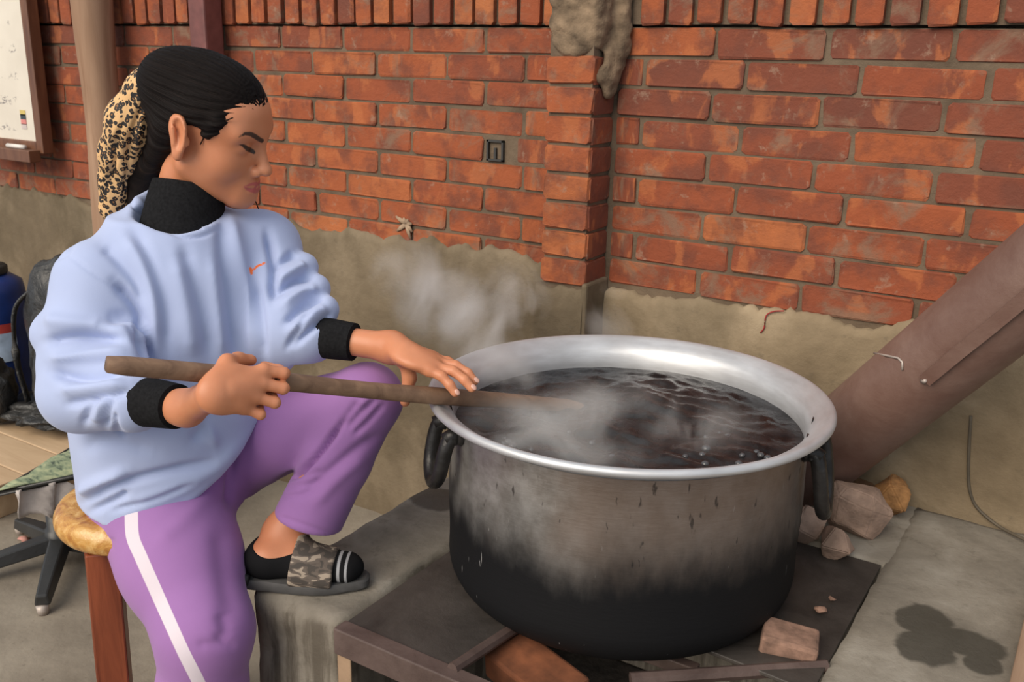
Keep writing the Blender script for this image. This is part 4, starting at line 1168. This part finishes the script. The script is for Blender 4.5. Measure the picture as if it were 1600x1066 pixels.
def mat_skin():
    m = NT('warm_skin', 0.48); co = m.coord('Object')
    c = m.ramp(m.noise(co, 14, 5), [(0.3, (0.52, 0.195, 0.092)), (0.7, (0.60, 0.245, 0.125))])
    c = m.mix(m.math('MULTIPLY', m.math('SUBTRACT', 1.0, m.smooth(m.attr('lip'), -0.0012, 0.0010)), 0.85), c, (0.43, 0.085, 0.095))
    hair_ = m.math('SUBTRACT', 1.0, m.smooth(m.attr('brow'), -0.0015, 0.0008))
    c = m.mix(m.math('MULTIPLY', hair_, 0.93), c, (0.018, 0.011, 0.009))
    la = m.math('SUBTRACT', 1.0, m.smooth(m.attr('lash'), -0.0010, 0.0008))
    c = m.mix(m.math('MULTIPLY', la, 0.95), c, (0.012, 0.009, 0.008))
    m.col(c)
    m.b.inputs['Subsurface Weight'].default_value = 0.12
    m.b.inputs['Subsurface Radius'].default_value = (1.0, 0.35, 0.2); m.b.inputs['Subsurface Scale'].default_value = 0.008
    m.bump(m.noise(co, 160, 3), 0.06, 0.002)
    return m.m
M['skin'] = mat_skin()
body = cloth_obj('body', V, Fq, M['skin'], person, {'lip': lipd, 'brow': brow, 'lash': lash_nostril}, PO)
M['nail'] = NT('fingernail', 0.3, (0.62, 0.36, 0.28)).m
for (a_, b_), r_ in NAILS:
    d = unit(b_ - a_); n = unit(unit(CAM - b_) * 0.5 + np.array([0, 0, 1.0])); n = unit(n - d * (n @ d)); w = np.cross(n, d)
    o = lump('fingernail', (0, 0, 0), (0.0060, 0.0046, 0.0018), M['nail'], body, 1, 0.0, 2)
    o.matrix_local = Matrix(((d[0], w[0], n[0], 0), (d[1], w[1], n[1], 0), (d[2], w[2], n[2], 0), (0, 0, 0, 1))); o.location = tuple(b_ + d * 0.001 + n * r_ * 0.93 - PO)
body['label'] = 'bare skin of face, neck, hands and ankle'

# ---------------------------------------------------------------- trousers
TF = Field((0.50, -1.42, 0.10), (1.22, -0.74, 0.92), 0.004)
cuffc = at(482, 812, 1.735)
TF.chain([LK, LK + (cuffc - LK) * 0.5, cuffc], [0.060, 0.060, 0.062], 0.012)
# trouser mouth cut square above the ankle and hollowed
dcu = unit(cuffc - LK); cdir = unit(at(530, 838, 1.72) - at(430, 795, 1.75)); cn = unit(dcu - cdir * (dcu @ cdir))
TF.op(lambda P: -((P - (cuffc + cn * 0.004)) @ cn), cuffc - 0.15, cuffc + 0.15, 0.006, 's')
TF.op(lambda P: np.linalg.norm((P - cuffc) - ((P - cuffc) @ cn)[..., None] * cn, axis=-1) - np.where(((P - cuffc) @ cn) > -0.03, 0.050, -1), cuffc - 0.07, cuffc + 0.07, 0.004, 's')
TF.slab(HI - np.array([0, 0, 0.04]), HI + np.array([0.01, 0, 0.08]), (0.140, 0.115), (0.130, 0.10), LAT, 0.04)
TF.chain([RHIP, RHIP + (RK - RHIP) * 0.5, RK, RK + (RA - RK) * 0.35, RK + (RA - RK) * 0.85], [0.124, 0.102, 0.077, 0.072, 0.080], 0.03)
TF.chain([LHIP, LHIP + (LK - LHIP) * 0.5, LK], [0.098, 0.080, 0.058], 0.02)
V, Fq = TF.mesh(); del TF
V = relax(V, Fq, 5)
V = sculpt(V, Fq, [
    ([(436, 752), (470, 735), (500, 705), (535, 662)], 5, -0.017), ([(362, 705), (360, 745), (357, 790)], 7, -0.010), ([(355, 700), (340, 730), (352, 750)], 6, -0.004),
    ([(540, 672), (560, 650), (590, 618)], 6, -0.005), ([(552, 680), (575, 660), (600, 632)], 5, -0.005), ([(530, 668), (548, 642), (560, 628)], 5, -0.004),
    ([(560, 636), (580, 622), (596, 612)], 6, 0.004),
    ([(470, 775), (510, 740), (560, 700), (596, 680)], 8, -0.006), ([(490, 790), (530, 748), (575, 712)], 9, 0.004),
    ([(452, 745), (480, 742), (505, 736)], 5, -0.003), ([(445, 760), (475, 758), (500, 752)], 5, -0.003), ([(438, 775), (465, 774), (490, 768)], 5, -0.003),
    ([(433, 806), (480, 822), (532, 838)], 3, -0.002),
    ([(345, 955), (352, 985), (340, 1004)], 12, -0.005), ([(305, 1008), (340, 1006), (372, 1010)], 8, -0.003),
    ([(345, 820), (352, 900), (366, 980)], 18, -0.006), ([(175, 840), (172, 860)], 5, -0.004), ([(240, 850), (300, 800), (350, 740)], 14, 0.004)])
Q, _ = to_px(V)
Nn = normals(V, Fq)
sd_, fr_ = poly_dist(Q, crom([(205, 800), (207, 838), (219, 868), (242, 920), (262, 965), (287, 1020), (312, 1070), (328, 1110), (336, 1160), (330, 1260), (322, 1400)], 4))
stripe = sd_ - np.interp(fr_, [0, .5, 1], [10.5, 9.8, 11])
stripe = np.where((Nn @ (CAM - HI)) < -0.2, 30, stripe)
def mat_trousers():
    m = NT('lilac_jersey', 0.85); co = m.coord('Object')
    c = m.ramp(m.noise(co, 6, 4), [(0.3, (0.285, 0.132, 0.350)), (0.7, (0.325, 0.152, 0.390))])
    k_ = m.math('SUBTRACT', 1.0, m.smooth(m.attr('stripe'), -0.8, 0.8))
    m.col(m.mix(k_, c, (0.66, 0.58, 0.64)))
    m.bump(m.noise(co, 420, 2), 0.12, 0.001)
    m.b.inputs['Sheen Weight'].default_value = 0.15
    return m.m
trous = cloth_obj('trousers', V, Fq, mat_trousers(), person, {'stripe': stripe}, PO)
trous['label'] = 'lilac track trousers with a white side stripe'

# ---------------------------------------------------------------- sweatshirt
SF = Field((0.46, -1.42, 0.46), (1.20, -0.70, 1.26), 0.004)
SF.trunk([(HI + np.array([0, 0.0, -0.04]), 0.166, 0.152), (HI + (WA - HI) * .5, 0.176, 0.150), (WA, 0.178, 0.145), (CH, 0.168, 0.128), (CH + (NB - CH) * .55, 0.150, 0.105), (NB - np.array([0, 0, 0.005]), 0.085, 0.075)], LAT, 0.03)
SF.cone(RS, LS, 0.060, 0.062, 0.06)
SF.cone(NB - np.array([0, 0, 0.02]), (RS + LS) / 2, 0.078, 0.085, 0.05)
SF.chain([RS, RS + (RE - RS) * 0.5, RE], [0.066, 0.073, 0.060], 0.014)
rcuff = RE + (RW - RE) * 0.52
SF.chain([RE, rcuff], [0.062, 0.051], 0.03)
SF.chain([LS, LS + (LE - LS) * 0.5, LE], [0.060, 0.060, 0.060], 0.03)
lcuff = LE + (LW - LE) * 0.20
SF.chain([LE, lcuff], [0.060, 0.050], 0.03)
# rolls of bunched cloth at both elbows
for (a_, b_, r_) in ((at(86, 522, 1.555), at(196, 532, 1.515), .038), (at(96, 568, 1.545), at(200, 566, 1.50), .036), (at(112, 612, 1.535), at(196, 598, 1.49), .034),
                     (at(432, 440, 1.70), at(474, 418, 1.715), .030), (at(442, 480, 1.685), at(492, 452, 1.70), .031), (at(456, 514, 1.665), at(506, 484, 1.68), .030)):
    SF.cone(a_, b_, r_, r_ * .9, 0.012)
# neckline scooped for the roll neck
SF.cone(NB + np.array([0.044, -0.030, 0.026]), NB + np.array([0.03, -.01, 0.2]), 0.068, 0.115, 0.012, 's')
# hem cut: front rides up over the raised thigh
HEMX, HEMY = [60, 110, 150, 220, 285, 345, 380, 412, 440, 520], [850, 845, 838, 826, 800, 745, 700, 645, 600, 480]
def hem_fn(P):
    q, dp = to_px(P.reshape(-1, 3)); d = (np.interp(q[:, 0], HEMX, HEMY) - q[:, 1]) * dp / F_PX * 0.75
    return d.reshape(P.shape[:-1])
SF.op(hem_fn, np.array([.4, -1.5, .4]), np.array([1.3, -.6, .84]), 0.008, 's')
V, Fq = SF.mesh(); del SF
V = relax(V, Fq, 4)
SW = [
    # armpit and sleeve folds, viewer's near arm
    ([(228, 560), (224, 510), (205, 470), (180, 440)], 9, -0.012), ([(222, 545), (200, 500), (165, 500)], 9, -0.006),
    ([(70, 535), (120, 528), (190, 530)], 9, -0.012), ([(78, 560), (130, 556), (200, 548)], 10, 0.008),
    ([(80, 582), (130, 592), (190, 582)], 8, -0.010), ([(95, 610), (140, 606), (200, 600)], 10, 0.008),
    ([(105, 632), (150, 622), (205, 612)], 6, -0.008), ([(70, 500), (110, 505), (170, 512)], 12, 0.008),
    ([(130, 665), (138, 640), (150, 625)], 6, -0.006), ([(165, 670), (166, 645), (176, 622)], 6, -0.007), ([(195, 685), (180, 668), (178, 645)], 5, -0.006),
    ([(150, 660), (156, 640), (164, 622)], 8, 0.005),
    # chest drapes
    ([(225, 480), (212, 440), (180, 400), (160, 385)], 9, -0.006), ([(243, 540), (240, 470), (222, 410), (195, 370)], 11, 0.006),
    ([(262, 560), (258, 480), (235, 410), (205, 350)], 10, -0.005), ([(330, 560), (322, 500), (300, 430), (285, 380)], 12, -0.006), ([(300, 560), (290, 480), (275, 400)], 14, 0.006),
    ([(372, 560), (362, 480), (350, 400), (348, 340)], 10, -0.007), ([(395, 560), (388, 470), (372, 390), (358, 335)], 10, 0.006), ([(412, 560), (408, 500), (402, 440)], 7, -0.006),
    ([(345, 560), (338, 480), (330, 400)], 10, 0.005),
    # far sleeve
    ([(424, 470), (428, 420), (418, 360)], 7, -0.012), ([(428, 415), (448, 405), (462, 395)], 7, -0.009), ([(432, 440), (455, 425), (478, 412)], 7, 0.008),
    ([(428, 462), (460, 440), (485, 432)], 6, -0.010), ([(440, 480), (470, 458), (498, 450)], 8, 0.009), ([(445, 505), (475, 478), (505, 462)], 6, -0.010),
    ([(452, 520), (485, 495), (512, 480)], 7, 0.008), ([(460, 540), (490, 512), (514, 494)], 5, -0.009), ([(448, 545), (466, 515), (486, 480)], 5, -0.006),
    # lower body folds and hem
    ([(130, 785), (170, 762), (230, 745), (330, 722)], 7, -0.009), ([(140, 800), (180, 782), (200, 770)], 6, -0.008), ([(125, 770), (150, 758), (200, 735)], 10, 0.008),
    ([(200, 790), (260, 770), (330, 735), (380, 690)], 12, 0.005), ([(170, 800), (240, 780), (300, 755)], 5, -0.005),
    ([(130, 700), (170, 690), (240, 705)], 12, -0.005), ([(300, 690), (320, 665), (318, 640)], 10, -0.005), ([(338, 700), (322, 660), (312, 640)], 8, 0.005),
    # seams
    ([(62, 405), (100, 400), (125, 365), (140, 345)], 3, -0.0025), ([(108, 400), (150, 430), (190, 455), (215, 490)], 3, -0.002),
    # collar band
    ([(192, 302), (215, 330), (245, 352), (280, 368), (312, 370), (340, 358)], 2.5, -0.003), ([(205, 300), (225, 325), (252, 346), (285, 358), (315, 358), (338, 346)], 6, 0.004)]
V = sculpt(V, Fq, [(p_, w_, a_ * 1.35) for p_, w_, a_ in SW])
V = relax(V, Fq, 1)
Q, _ = to_px(V); Nn = normals(V, Fq)
logo = np.minimum(poly_dist(Q, [(391, 419), (393, 428)])[0] - 2.0, poly_dist(Q, [(393, 424), (402, 416), (414, 411)])[0] - 1.7)
logo = np.where(Nn @ (CAM - CH) < 0, 30, logo)
def mat_sweat():
    m = NT('pale_blue_fleece', 0.9); co = m.coord('Object')
    c = m.ramp(m.noise(co, 5, 4), [(0.3, (0.360, 0.425, 0.640)), (0.7, (0.405, 0.470, 0.685))])
    k_ = m.math('SUBTRACT', 1.0, m.smooth(m.attr('logo'), -0.6, 0.8))
    m.col(m.mix(k_, c, (0.85, 0.17, 0.04)))
    m.bump(m.noise(co, 380, 2), 0.12, 0.001)
    m.b.inputs['Sheen Weight'].default_value = 0.2
    return m.m
sweat = cloth_obj('sweatshirt', V, Fq, mat_sweat(), person, {'logo': logo}, PO)
sweat['label'] = 'pale blue crew neck sweatshirt with a small orange chest mark'

# ---------------------------------------------------------------- black underlayer showing at neck and wrists
M['black_knit'] = simple('black_knit', (0.012, 0.012, 0.013), 0.95, var=0.3, scale=200, bump=0.25, bscale=500, bdist=0.001, rnd=0, spec=0.08)
def loc_tube(name, pts, rad, mat, parent=person, n=28, flat=1.0, sub=None, upv=(0, 0, 1)):
    o = MB().tube([np.array(q) - PO for q in pts], rad, n, flat=flat, upv=upv).build(name, mat, parent, True); return auto_smooth(o, 60)
nt = hw((-0.026, 0, -0.072)); NBb = NB + np.array([0.036, -0.022, -0.050])
nk = crom([NBb, NBb + (nt - NBb) * 0.30, NBb + (nt - NBb) * 0.56, NBb + (nt - NBb) * 0.72], 4)
loc_tube('roll_neck', nk + [nk[-1] - unit(nt - NBb) * 0.004], list(np.linspace(0.073, 0.0590, len(nk))) + [0.050], M['black_knit'], n=40)
wr = unit(RW - RE)
loc_tube('cuff', [rcuff + wr * 0.010, rcuff + wr * 0.030, rcuff + wr * 0.050, rcuff + wr * 0.098, rcuff + wr * 0.100], [0.026, 0.0385, 0.037, 0.034, 0.028], M['black_knit'])
wl = unit(LW - LE)
loc_tube('cuff', [lcuff + wl * 0.010, lcuff + wl * 0.030, lcuff + wl * 0.050, lcuff + wl * 0.086, lcuff + wl * 0.088], [0.022, 0.036, 0.035, 0.033, 0.027], M['black_knit'])

# ---------------------------------------------------------------- sock and slipper on each foot
def mat_sock():
    m = NT('black_sock', 0.95); m.b.inputs['Specular IOR Level'].default_value = 0.1; co = m.coord('Object')
    a = m.attr('stripe')
    c = m.mix(m.math('SUBTRACT', 1.0, m.smooth(a, -0.0006, 0.0006)), (0.011, 0.011, 0.012), (0.34, 0.34, 0.35))
    m.col(c); m.bump(m.noise(co, 500, 2), 0.2, 0.001); return m.m
def mat_camo():
    m = NT('camouflage_strap', 0.85); co = m.coord('Object')
    n = m.noise(m.mapping(co, (1, 1, 2.2)), 42, 2, 0.4, 0.6)
    m.col(m.ramp(n, [(0.0, (0.060, 0.050, 0.042)), (0.44, (0.105, 0.082, 0.066)), (0.50, (0.120, 0.096, 0.078)), (0.56, (0.33, 0.27, 0.21))], 'CONSTANT'))
    return m.m
M['sock'] = mat_sock(); M['camo'] = mat_camo()
M['sole'] = simple('grey_rubber_sole', (0.085, 0.082, 0.080), 0.75, var=0.3)
M['black_rubber'] = simple('black_rubber', (0.016, 0.016, 0.016), 0.6, var=0.2)
for (b, fd, lat, A) in FEET:
    z = np.array([0, 0, 1.0])
    def fp(s_, l_, h_): return b + fd * s_ + lat * l_ + z * h_
    KF = Field(np.minimum(b, b + fd * 0.22) - 0.07 - np.array([0, 0, 0.0]), np.maximum(b, b + fd * 0.24) + np.array([0.07, 0.07, 0.12]), 0.003)
    g = 0.0028
    KF.cone(A, fp(0.040, 0, 0.034), 0.033 + g, 0.031 + g, 0.02); KF.cone(A + fd * 0.004, fp(0.105, 0, 0.028), 0.027 + g, 0.023 + g, 0.03)
    KF.cone(fp(0.030, 0, 0.030), fp(0.125, 0, 0.024), 0.028 + g, 0.022 + g, 0.02)
    for l_ in (-0.014, 0.0, 0.014): KF.cone(fp(0.11, l_ * .8, 0.024), fp(0.192 - abs(l_) * 0.8, l_ * 1.2, 0.019), 0.021 + g, 0.016 + g, 0.015)
    # open top: low at the ankle, higher up the heel and the instep
    def cut(P):
        q = P - b; s_ = q @ fd; h_ = q[..., 2]
        return -(h_ - (0.047 + 6.0 * (s_ - 0.062) ** 2))
    KF.op(cut, b - 0.2, b + 0.3, 0.003, 's')
    V, Fq = KF.mesh(); V = relax(V, Fq, 3)
    s_ = (V - b) @ fd
    st = np.minimum(np.abs(s_ - 0.170) - 0.0026, np.abs(s_ - 0.183) - 0.0022)
    so = cloth_obj('sock', V, Fq, M['sock'], person, {'stripe': st}, PO); so['label'] = 'black ankle sock with two pale toe stripes'
    # slipper: sole and wide camouflage strap
    outl = []
    for k_ in range(40):
        t = 2 * math.pi * k_ / 40; u_ = 0.5 - 0.5 * math.cos(t); w_ = 0.034 + 0.010 * math.sin(min(1, max(0, (u_ - .35) / .5)) * math.pi)
        outl.append((-0.026 + 0.246 * (0.5 - 0.5 * math.copysign(abs(math.cos(t)) ** 0.75, math.cos(t))), math.copysign(abs(math.sin(t)) ** 0.6, math.sin(t)) * w_))
    v = []; f = []
    for (h_, sc_) in ((-0.0155, 0.95), (-0.011, 1.0), (0.0, 1.0), (0.0035, 0.97)):
        for (a_, l_) in outl: v.append(fp(0.085 + (a_ - 0.085) * sc_, l_ * sc_, h_) - PO)
    for r in range(3):
        for j in range(40): f.append((r * 40 + j, r * 40 + (j + 1) % 40, (r + 1) * 40 + (j + 1) % 40, (r + 1) * 40 + j))
    f.append(tuple(range(39, -1, -1))); f.append(tuple(120 + j for j in range(40)))
    sl_ = mesh_obj('slipper', v, f, M['sole'], person, True); auto_smooth(sl_, 35)
    hv = []
    hp_ = [(-0.020, -0.026), (-0.024, 0.0), (-0.020, 0.026)]
    MB().tube(crom([fp(0.012, -0.033, 0.006) - PO, fp(-0.012, -0.026, 0.010) - PO, fp(-0.022, 0, 0.012) - PO, fp(-0.012, 0.026, 0.010) - PO, fp(0.012, 0.033, 0.006) - PO], 5), 0.009, 8, flat=1.2).build('heel_edge', M['black_rubber'], sl_, True)
    PF = Field(np.minimum(b, b + fd * 0.22) - 0.08 - np.array([0, 0, -0.06]), np.maximum(b, b + fd * 0.24) + np.array([0.08, 0.08, 0.12]), 0.003)
    g = 0.0062
    PF.cone(A + fd * 0.004, fp(0.105, 0, 0.028), 0.027 + g, 0.023 + g, 0.03); PF.cone(fp(0.030, 0, 0.030), fp(0.125, 0, 0.024), 0.030 + g, 0.024 + g, 0.02)
    for l_ in (-0.018, 0.0, 0.018): PF.cone(fp(0.09, l_ * .8, 0.024), fp(0.192 - abs(l_) * 0.8, l_ * 1.2, 0.019), 0.021 + g, 0.017 + g, 0.015)
    for l_ in (-1, 1): PF.cone(fp(0.09, l_ * 0.030, 0.006), fp(0.16, l_ * 0.033, 0.006), 0.009, 0.009, 0.02)
    PF.op(lambda P: ((P - b) @ fd) - (0.080 + 0.16 * np.clip((P - b)[..., 2], 0, 1)), b - 0.3, b + 0.4, 0.002, 's')
    PF.op(lambda P: -(((P - b) @ fd) - (0.158 + 0.10 * np.clip((P - b)[..., 2], 0, 1))), b - 0.3, b + 0.4, 0.002, 's')
    PF.op(lambda P: (P - b)[..., 2] + 0.002, b - 0.3, b + 0.4, 0.002, 's')
    V, Fq = PF.mesh(); V = relax(V, Fq, 3)
    sp_ = cloth_obj('strap', V, Fq, M['camo'], sl_, None, PO)
    sl_['label'] = 'slipper with a brown camouflage strap and grey sole'

# ---------------------------------------------------------------- hair
TIE = hw((-0.072, -0.012, 0.088))
HF = Field((0.55, -1.18, 1.04), (1.00, -0.83, 1.42), 0.003)
HF.ell(hw((-0.010, 0, 0.033)), (0.100, 0.080, 0.084), HR, 0.02)
HF.ell(hw((-0.058, -0.004, 0.070)), (0.048, 0.050, 0.034), HR, 0.03)
HF.chain([hw((-0.080, -0.020, 0.050)), at(236, 200, 1.66), at(230, 255, 1.69), at(226, 312, 1.71)], [0.046, 0.034, 0.031, 0.030], 0.03)
HF.cone(hw((-0.05, -0.035, -0.01)), at(240, 262, 1.665), 0.034, 0.022, 0.02)
HF.cone(hw((-0.05, 0.035, -0.01)), at(255, 285, 1.74), 0.034, 0.03, 0.02)
HF.ell(hw((0.112, 0, -0.050)), (0.096, 0.125, 0.110), HR, 0.010, 's')
HF.ell(hw((0.006, 0, -0.062)), (0.043, 0.2, 0.084), HR, 0.010, 's')
for sy in (-1, 1):
    HF.cone(hw((0.040, sy * 0.062, 0.036)), hw((0.026, sy * 0.0675, 0.008)), 0.013, 0.006, 0.010)
V, Fq = HF.mesh(); del HF
V = relax(V, Fq, 4)
L3 = hl(V); tl = np.array([-0.072, -0.012, 0.088])
d3 = L3 - tl; ang = np.arctan2(d3[:, 1], d3[:, 2] + 0.02); rr_ = np.linalg.norm(d3, axis=1)
V = V + normals(V, Fq) * (0.0010 * np.sin(ang * 26 + 6 * np.sin(rr_ * 22)) + 0.0008 * np.sin(ang * 53 + 9 * np.sin(rr_ * 15 + 1)))[:, None]
low = np.clip((-d3[:, 2] - 0.07) / 0.05, 0, 1)
def mat_hair():
    m = NT('black_hair', 0.55); a = m.attr('ang'); r = m.attr('rad')
    cmb = m.node('ShaderNodeCombineXYZ'); m.link(m.math('MULTIPLY', a, 26.0), cmb.inputs[0]); m.link(m.math('MULTIPLY', r, 14.0), cmb.inputs[1])
    n = m.noise(cmb.outputs[0], 2.2, 5, 0.6, 0.5)
    m.col(m.ramp(n, [(0.35, (0.004, 0.003, 0.003)), (0.62, (0.011, 0.007, 0.006)), (0.8, (0.040, 0.024, 0.017))]))
    m.bump(n, 0.6, 0.003)
    m.b.inputs['Specular IOR Level'].default_value = 0.10
    return m.m
M['hair'] = mat_hair()
hair = cloth_obj('hair', V, Fq, M['hair'], person, {'ang': ang, 'rad': rr_}, PO); hair['label'] = 'black hair swept back from the face'
# loose strands at temple, ear and far cheek
mb = MB()
for pts in ([(340, 180, 1.535), (352, 188, 1.53), (364, 184, 1.525)], [(396, 306, 1.72), (402, 322, 1.72), (408, 336, 1.72)], [(322, 203, 1.545), (318, 215, 1.548), (313, 226, 1.552)]):
    mb.tube([np.array(at(*q)) - PO for q in crom([np.array(q, float) for q in pts], 4)], 0.0011, 5)
mb2 = mb.build('loose_strand', M['hair'], hair, True); mb2['kind'] = 'stuff'

# ---------------------------------------------------------------- leopard headscarf tied round the ponytail
CF = Field((0.46, -1.12, 1.02), (0.86, -0.80, 1.42), 0.003)
cpts = [at(286, 93, 1.60), at(262, 106, 1.585), at(234, 144, 1.60), at(209, 190, 1.63), at(191, 240, 1.665), at(184, 280, 1.70), at(178, 325, 1.72)]
CF.chain(cpts, [0.014, 0.026, 0.036, 0.043, 0.036, 0.029, 0.026], 0.02)
V, Fq = CF.mesh(); del CF
V = relax(V, Fq, 3)
V = sculpt(V, Fq, [([(262, 105), (232, 150), (205, 215), (195, 300)], 5, -0.006), ([(250, 100), (212, 150), (182, 215), (175, 300)], 5, -0.006), ([(272, 92), (245, 130), (222, 180), (212, 240)], 5, 0.005),
                   ([(225, 130), (195, 180), (172, 225)], 5, 0.005), ([(178, 250), (172, 270), (165, 300)], 4, -0.005), ([(200, 250), (190, 280), (188, 310)], 4, 0.004), ([(160, 225), (168, 245), (180, 250)], 5, -0.005)])
V = relax(V, Fq, 1)
fr_ = poly_dist(V, cpts)[1]
def mat_leopard():
    m = NT('leopard_print_scarf', 0.7); co = m.coord('Object')
    w = m.node('ShaderNodeTexNoise'); m.link(co, w.inputs['Vector']); w.inputs['Scale'].default_value = 60
    mixv = m.node('ShaderNodeVectorMath', operation='MULTIPLY_ADD'); m.link(w.outputs['Color'], mixv.inputs[0]); mixv.inputs[1].default_value = (0.010, 0.010, 0.010); m.link(co, mixv.inputs[2])
    vo = m.node('ShaderNodeTexVoronoi'); m.link(mixv.outputs[0], vo.inputs['Vector']); vo.inputs['Scale'].default_value = 112; vo.inputs['Randomness'].default_value = 0.75
    d = m.math('ADD', vo.outputs['Distance'], m.math('MULTIPLY', m.math('SUBTRACT', m.noise(co, 150, 2), 0.5), 0.35))
    c = m.ramp(d, [(0.0, (0.26, 0.115, 0.035)), (0.20, (0.012, 0.009, 0.008)), (0.52, (0.66, 0.40, 0.18))], 'CONSTANT')
    m.col(c); m.bump(m.noise(co, 300, 2), 0.15, 0.001); return m.m
scarf = cloth_obj('headscarf', V, Fq, mat_leopard(), person, None, PO); scarf['label'] = 'leopard print scarf tied round the ponytail'


# ================================================================== steam
def mat_steam(dens, seed):
    m = bpy.data.materials.new('steam'); m.use_nodes = True; t = m.node_tree; n = t.nodes
    n.remove(n['Principled BSDF'])
    sc = n.new('ShaderNodeVolumeScatter'); sc.inputs['Color'].default_value = (0.97, 0.95, 0.92, 1); sc.inputs['Anisotropy'].default_value = 0.1
    co = n.new('ShaderNodeTexCoord')
    ln = n.new('ShaderNodeVectorMath'); ln.operation = 'LENGTH'; t.links.new(co.outputs['Object'], ln.inputs[0])
    fo = n.new('ShaderNodeMapRange'); fo.interpolation_type = 'SMOOTHSTEP'; fo.inputs[1].default_value = 1.0; fo.inputs[2].default_value = 0.15
    t.links.new(ln.outputs['Value'], fo.inputs[0])
    ge = n.new('ShaderNodeNewGeometry'); mp = n.new('ShaderNodeMapping'); t.links.new(ge.outputs['Position'], mp.inputs[0])
    mp.inputs['Scale'].default_value = (1.0, 1.0, 0.7); mp.inputs['Location'].default_value = (seed, seed * .7, 0)
    nz = n.new('ShaderNodeTexNoise'); t.links.new(mp.outputs[0], nz.inputs['Vector']); nz.inputs['Scale'].default_value = 9; nz.inputs['Detail'].default_value = 4; nz.inputs['Distortion'].default_value = 0.9
    nr = n.new('ShaderNodeMapRange'); nr.inputs[1].default_value = 0.45; nr.inputs[2].default_value = 0.72; t.links.new(nz.outputs['Fac'], nr.inputs[0])
    mu = n.new('ShaderNodeMath'); mu.operation = 'MULTIPLY'; t.links.new(fo.outputs[0], mu.inputs[0]); t.links.new(nr.outputs[0], mu.inputs[1])
    m2 = n.new('ShaderNodeMath'); m2.operation = 'MULTIPLY'; t.links.new(mu.outputs[0], m2.inputs[0]); m2.inputs[1].default_value = dens
    t.links.new(m2.outputs[0], sc.inputs['Density']); t.links.new(sc.outputs[0], n['Material Output'].inputs['Volume'])
    return m
steam = empty('steam', (*PC, ZL)); tag(steam, 'wisps of white steam rising off the boiling pot', 'steam', kind='stuff')
import bmesh
_bm = bmesh.new(); bmesh.ops.create_icosphere(_bm, subdivisions=3, radius=1.0)
for i, (q, rad, dens) in enumerate([
        (onz(830, 668, .825), (.150, .110, .055), 17), (onz(960, 640, .835), (.150, .120, .060), 16), (onz(1090, 668, .825), (.120, .110, .050), 12), (onz(920, 700, .815), (.130, .09, .040), 11),
        (at(770, 590, 1.86), (.110, .090, .090), 26), (at(745, 525, 1.98), (.110, .080, .110), 36), (at(690, 475, 2.12), (.130, .090, .110), 34), (at(640, 430, 2.24), (.110, .08, .100), 30), (at(800, 470, 2.12), (.100, .08, .100), 24), (at(955, 500, 2.05), (.07, .06, .09), 20)]):
    me = bpy.data.meshes.new('steam_wisp'); _bm.to_mesh(me); me.materials.append(mat_steam(dens, i * 1.7))
    o = bpy.data.objects.new('steam_wisp', me); COL.objects.link(o); o.parent = steam
    o.location = tuple(q - np.array([*PC, ZL])); o.scale = rad; o.rotation_euler = (0, 0, 0.55)
_bm.free()
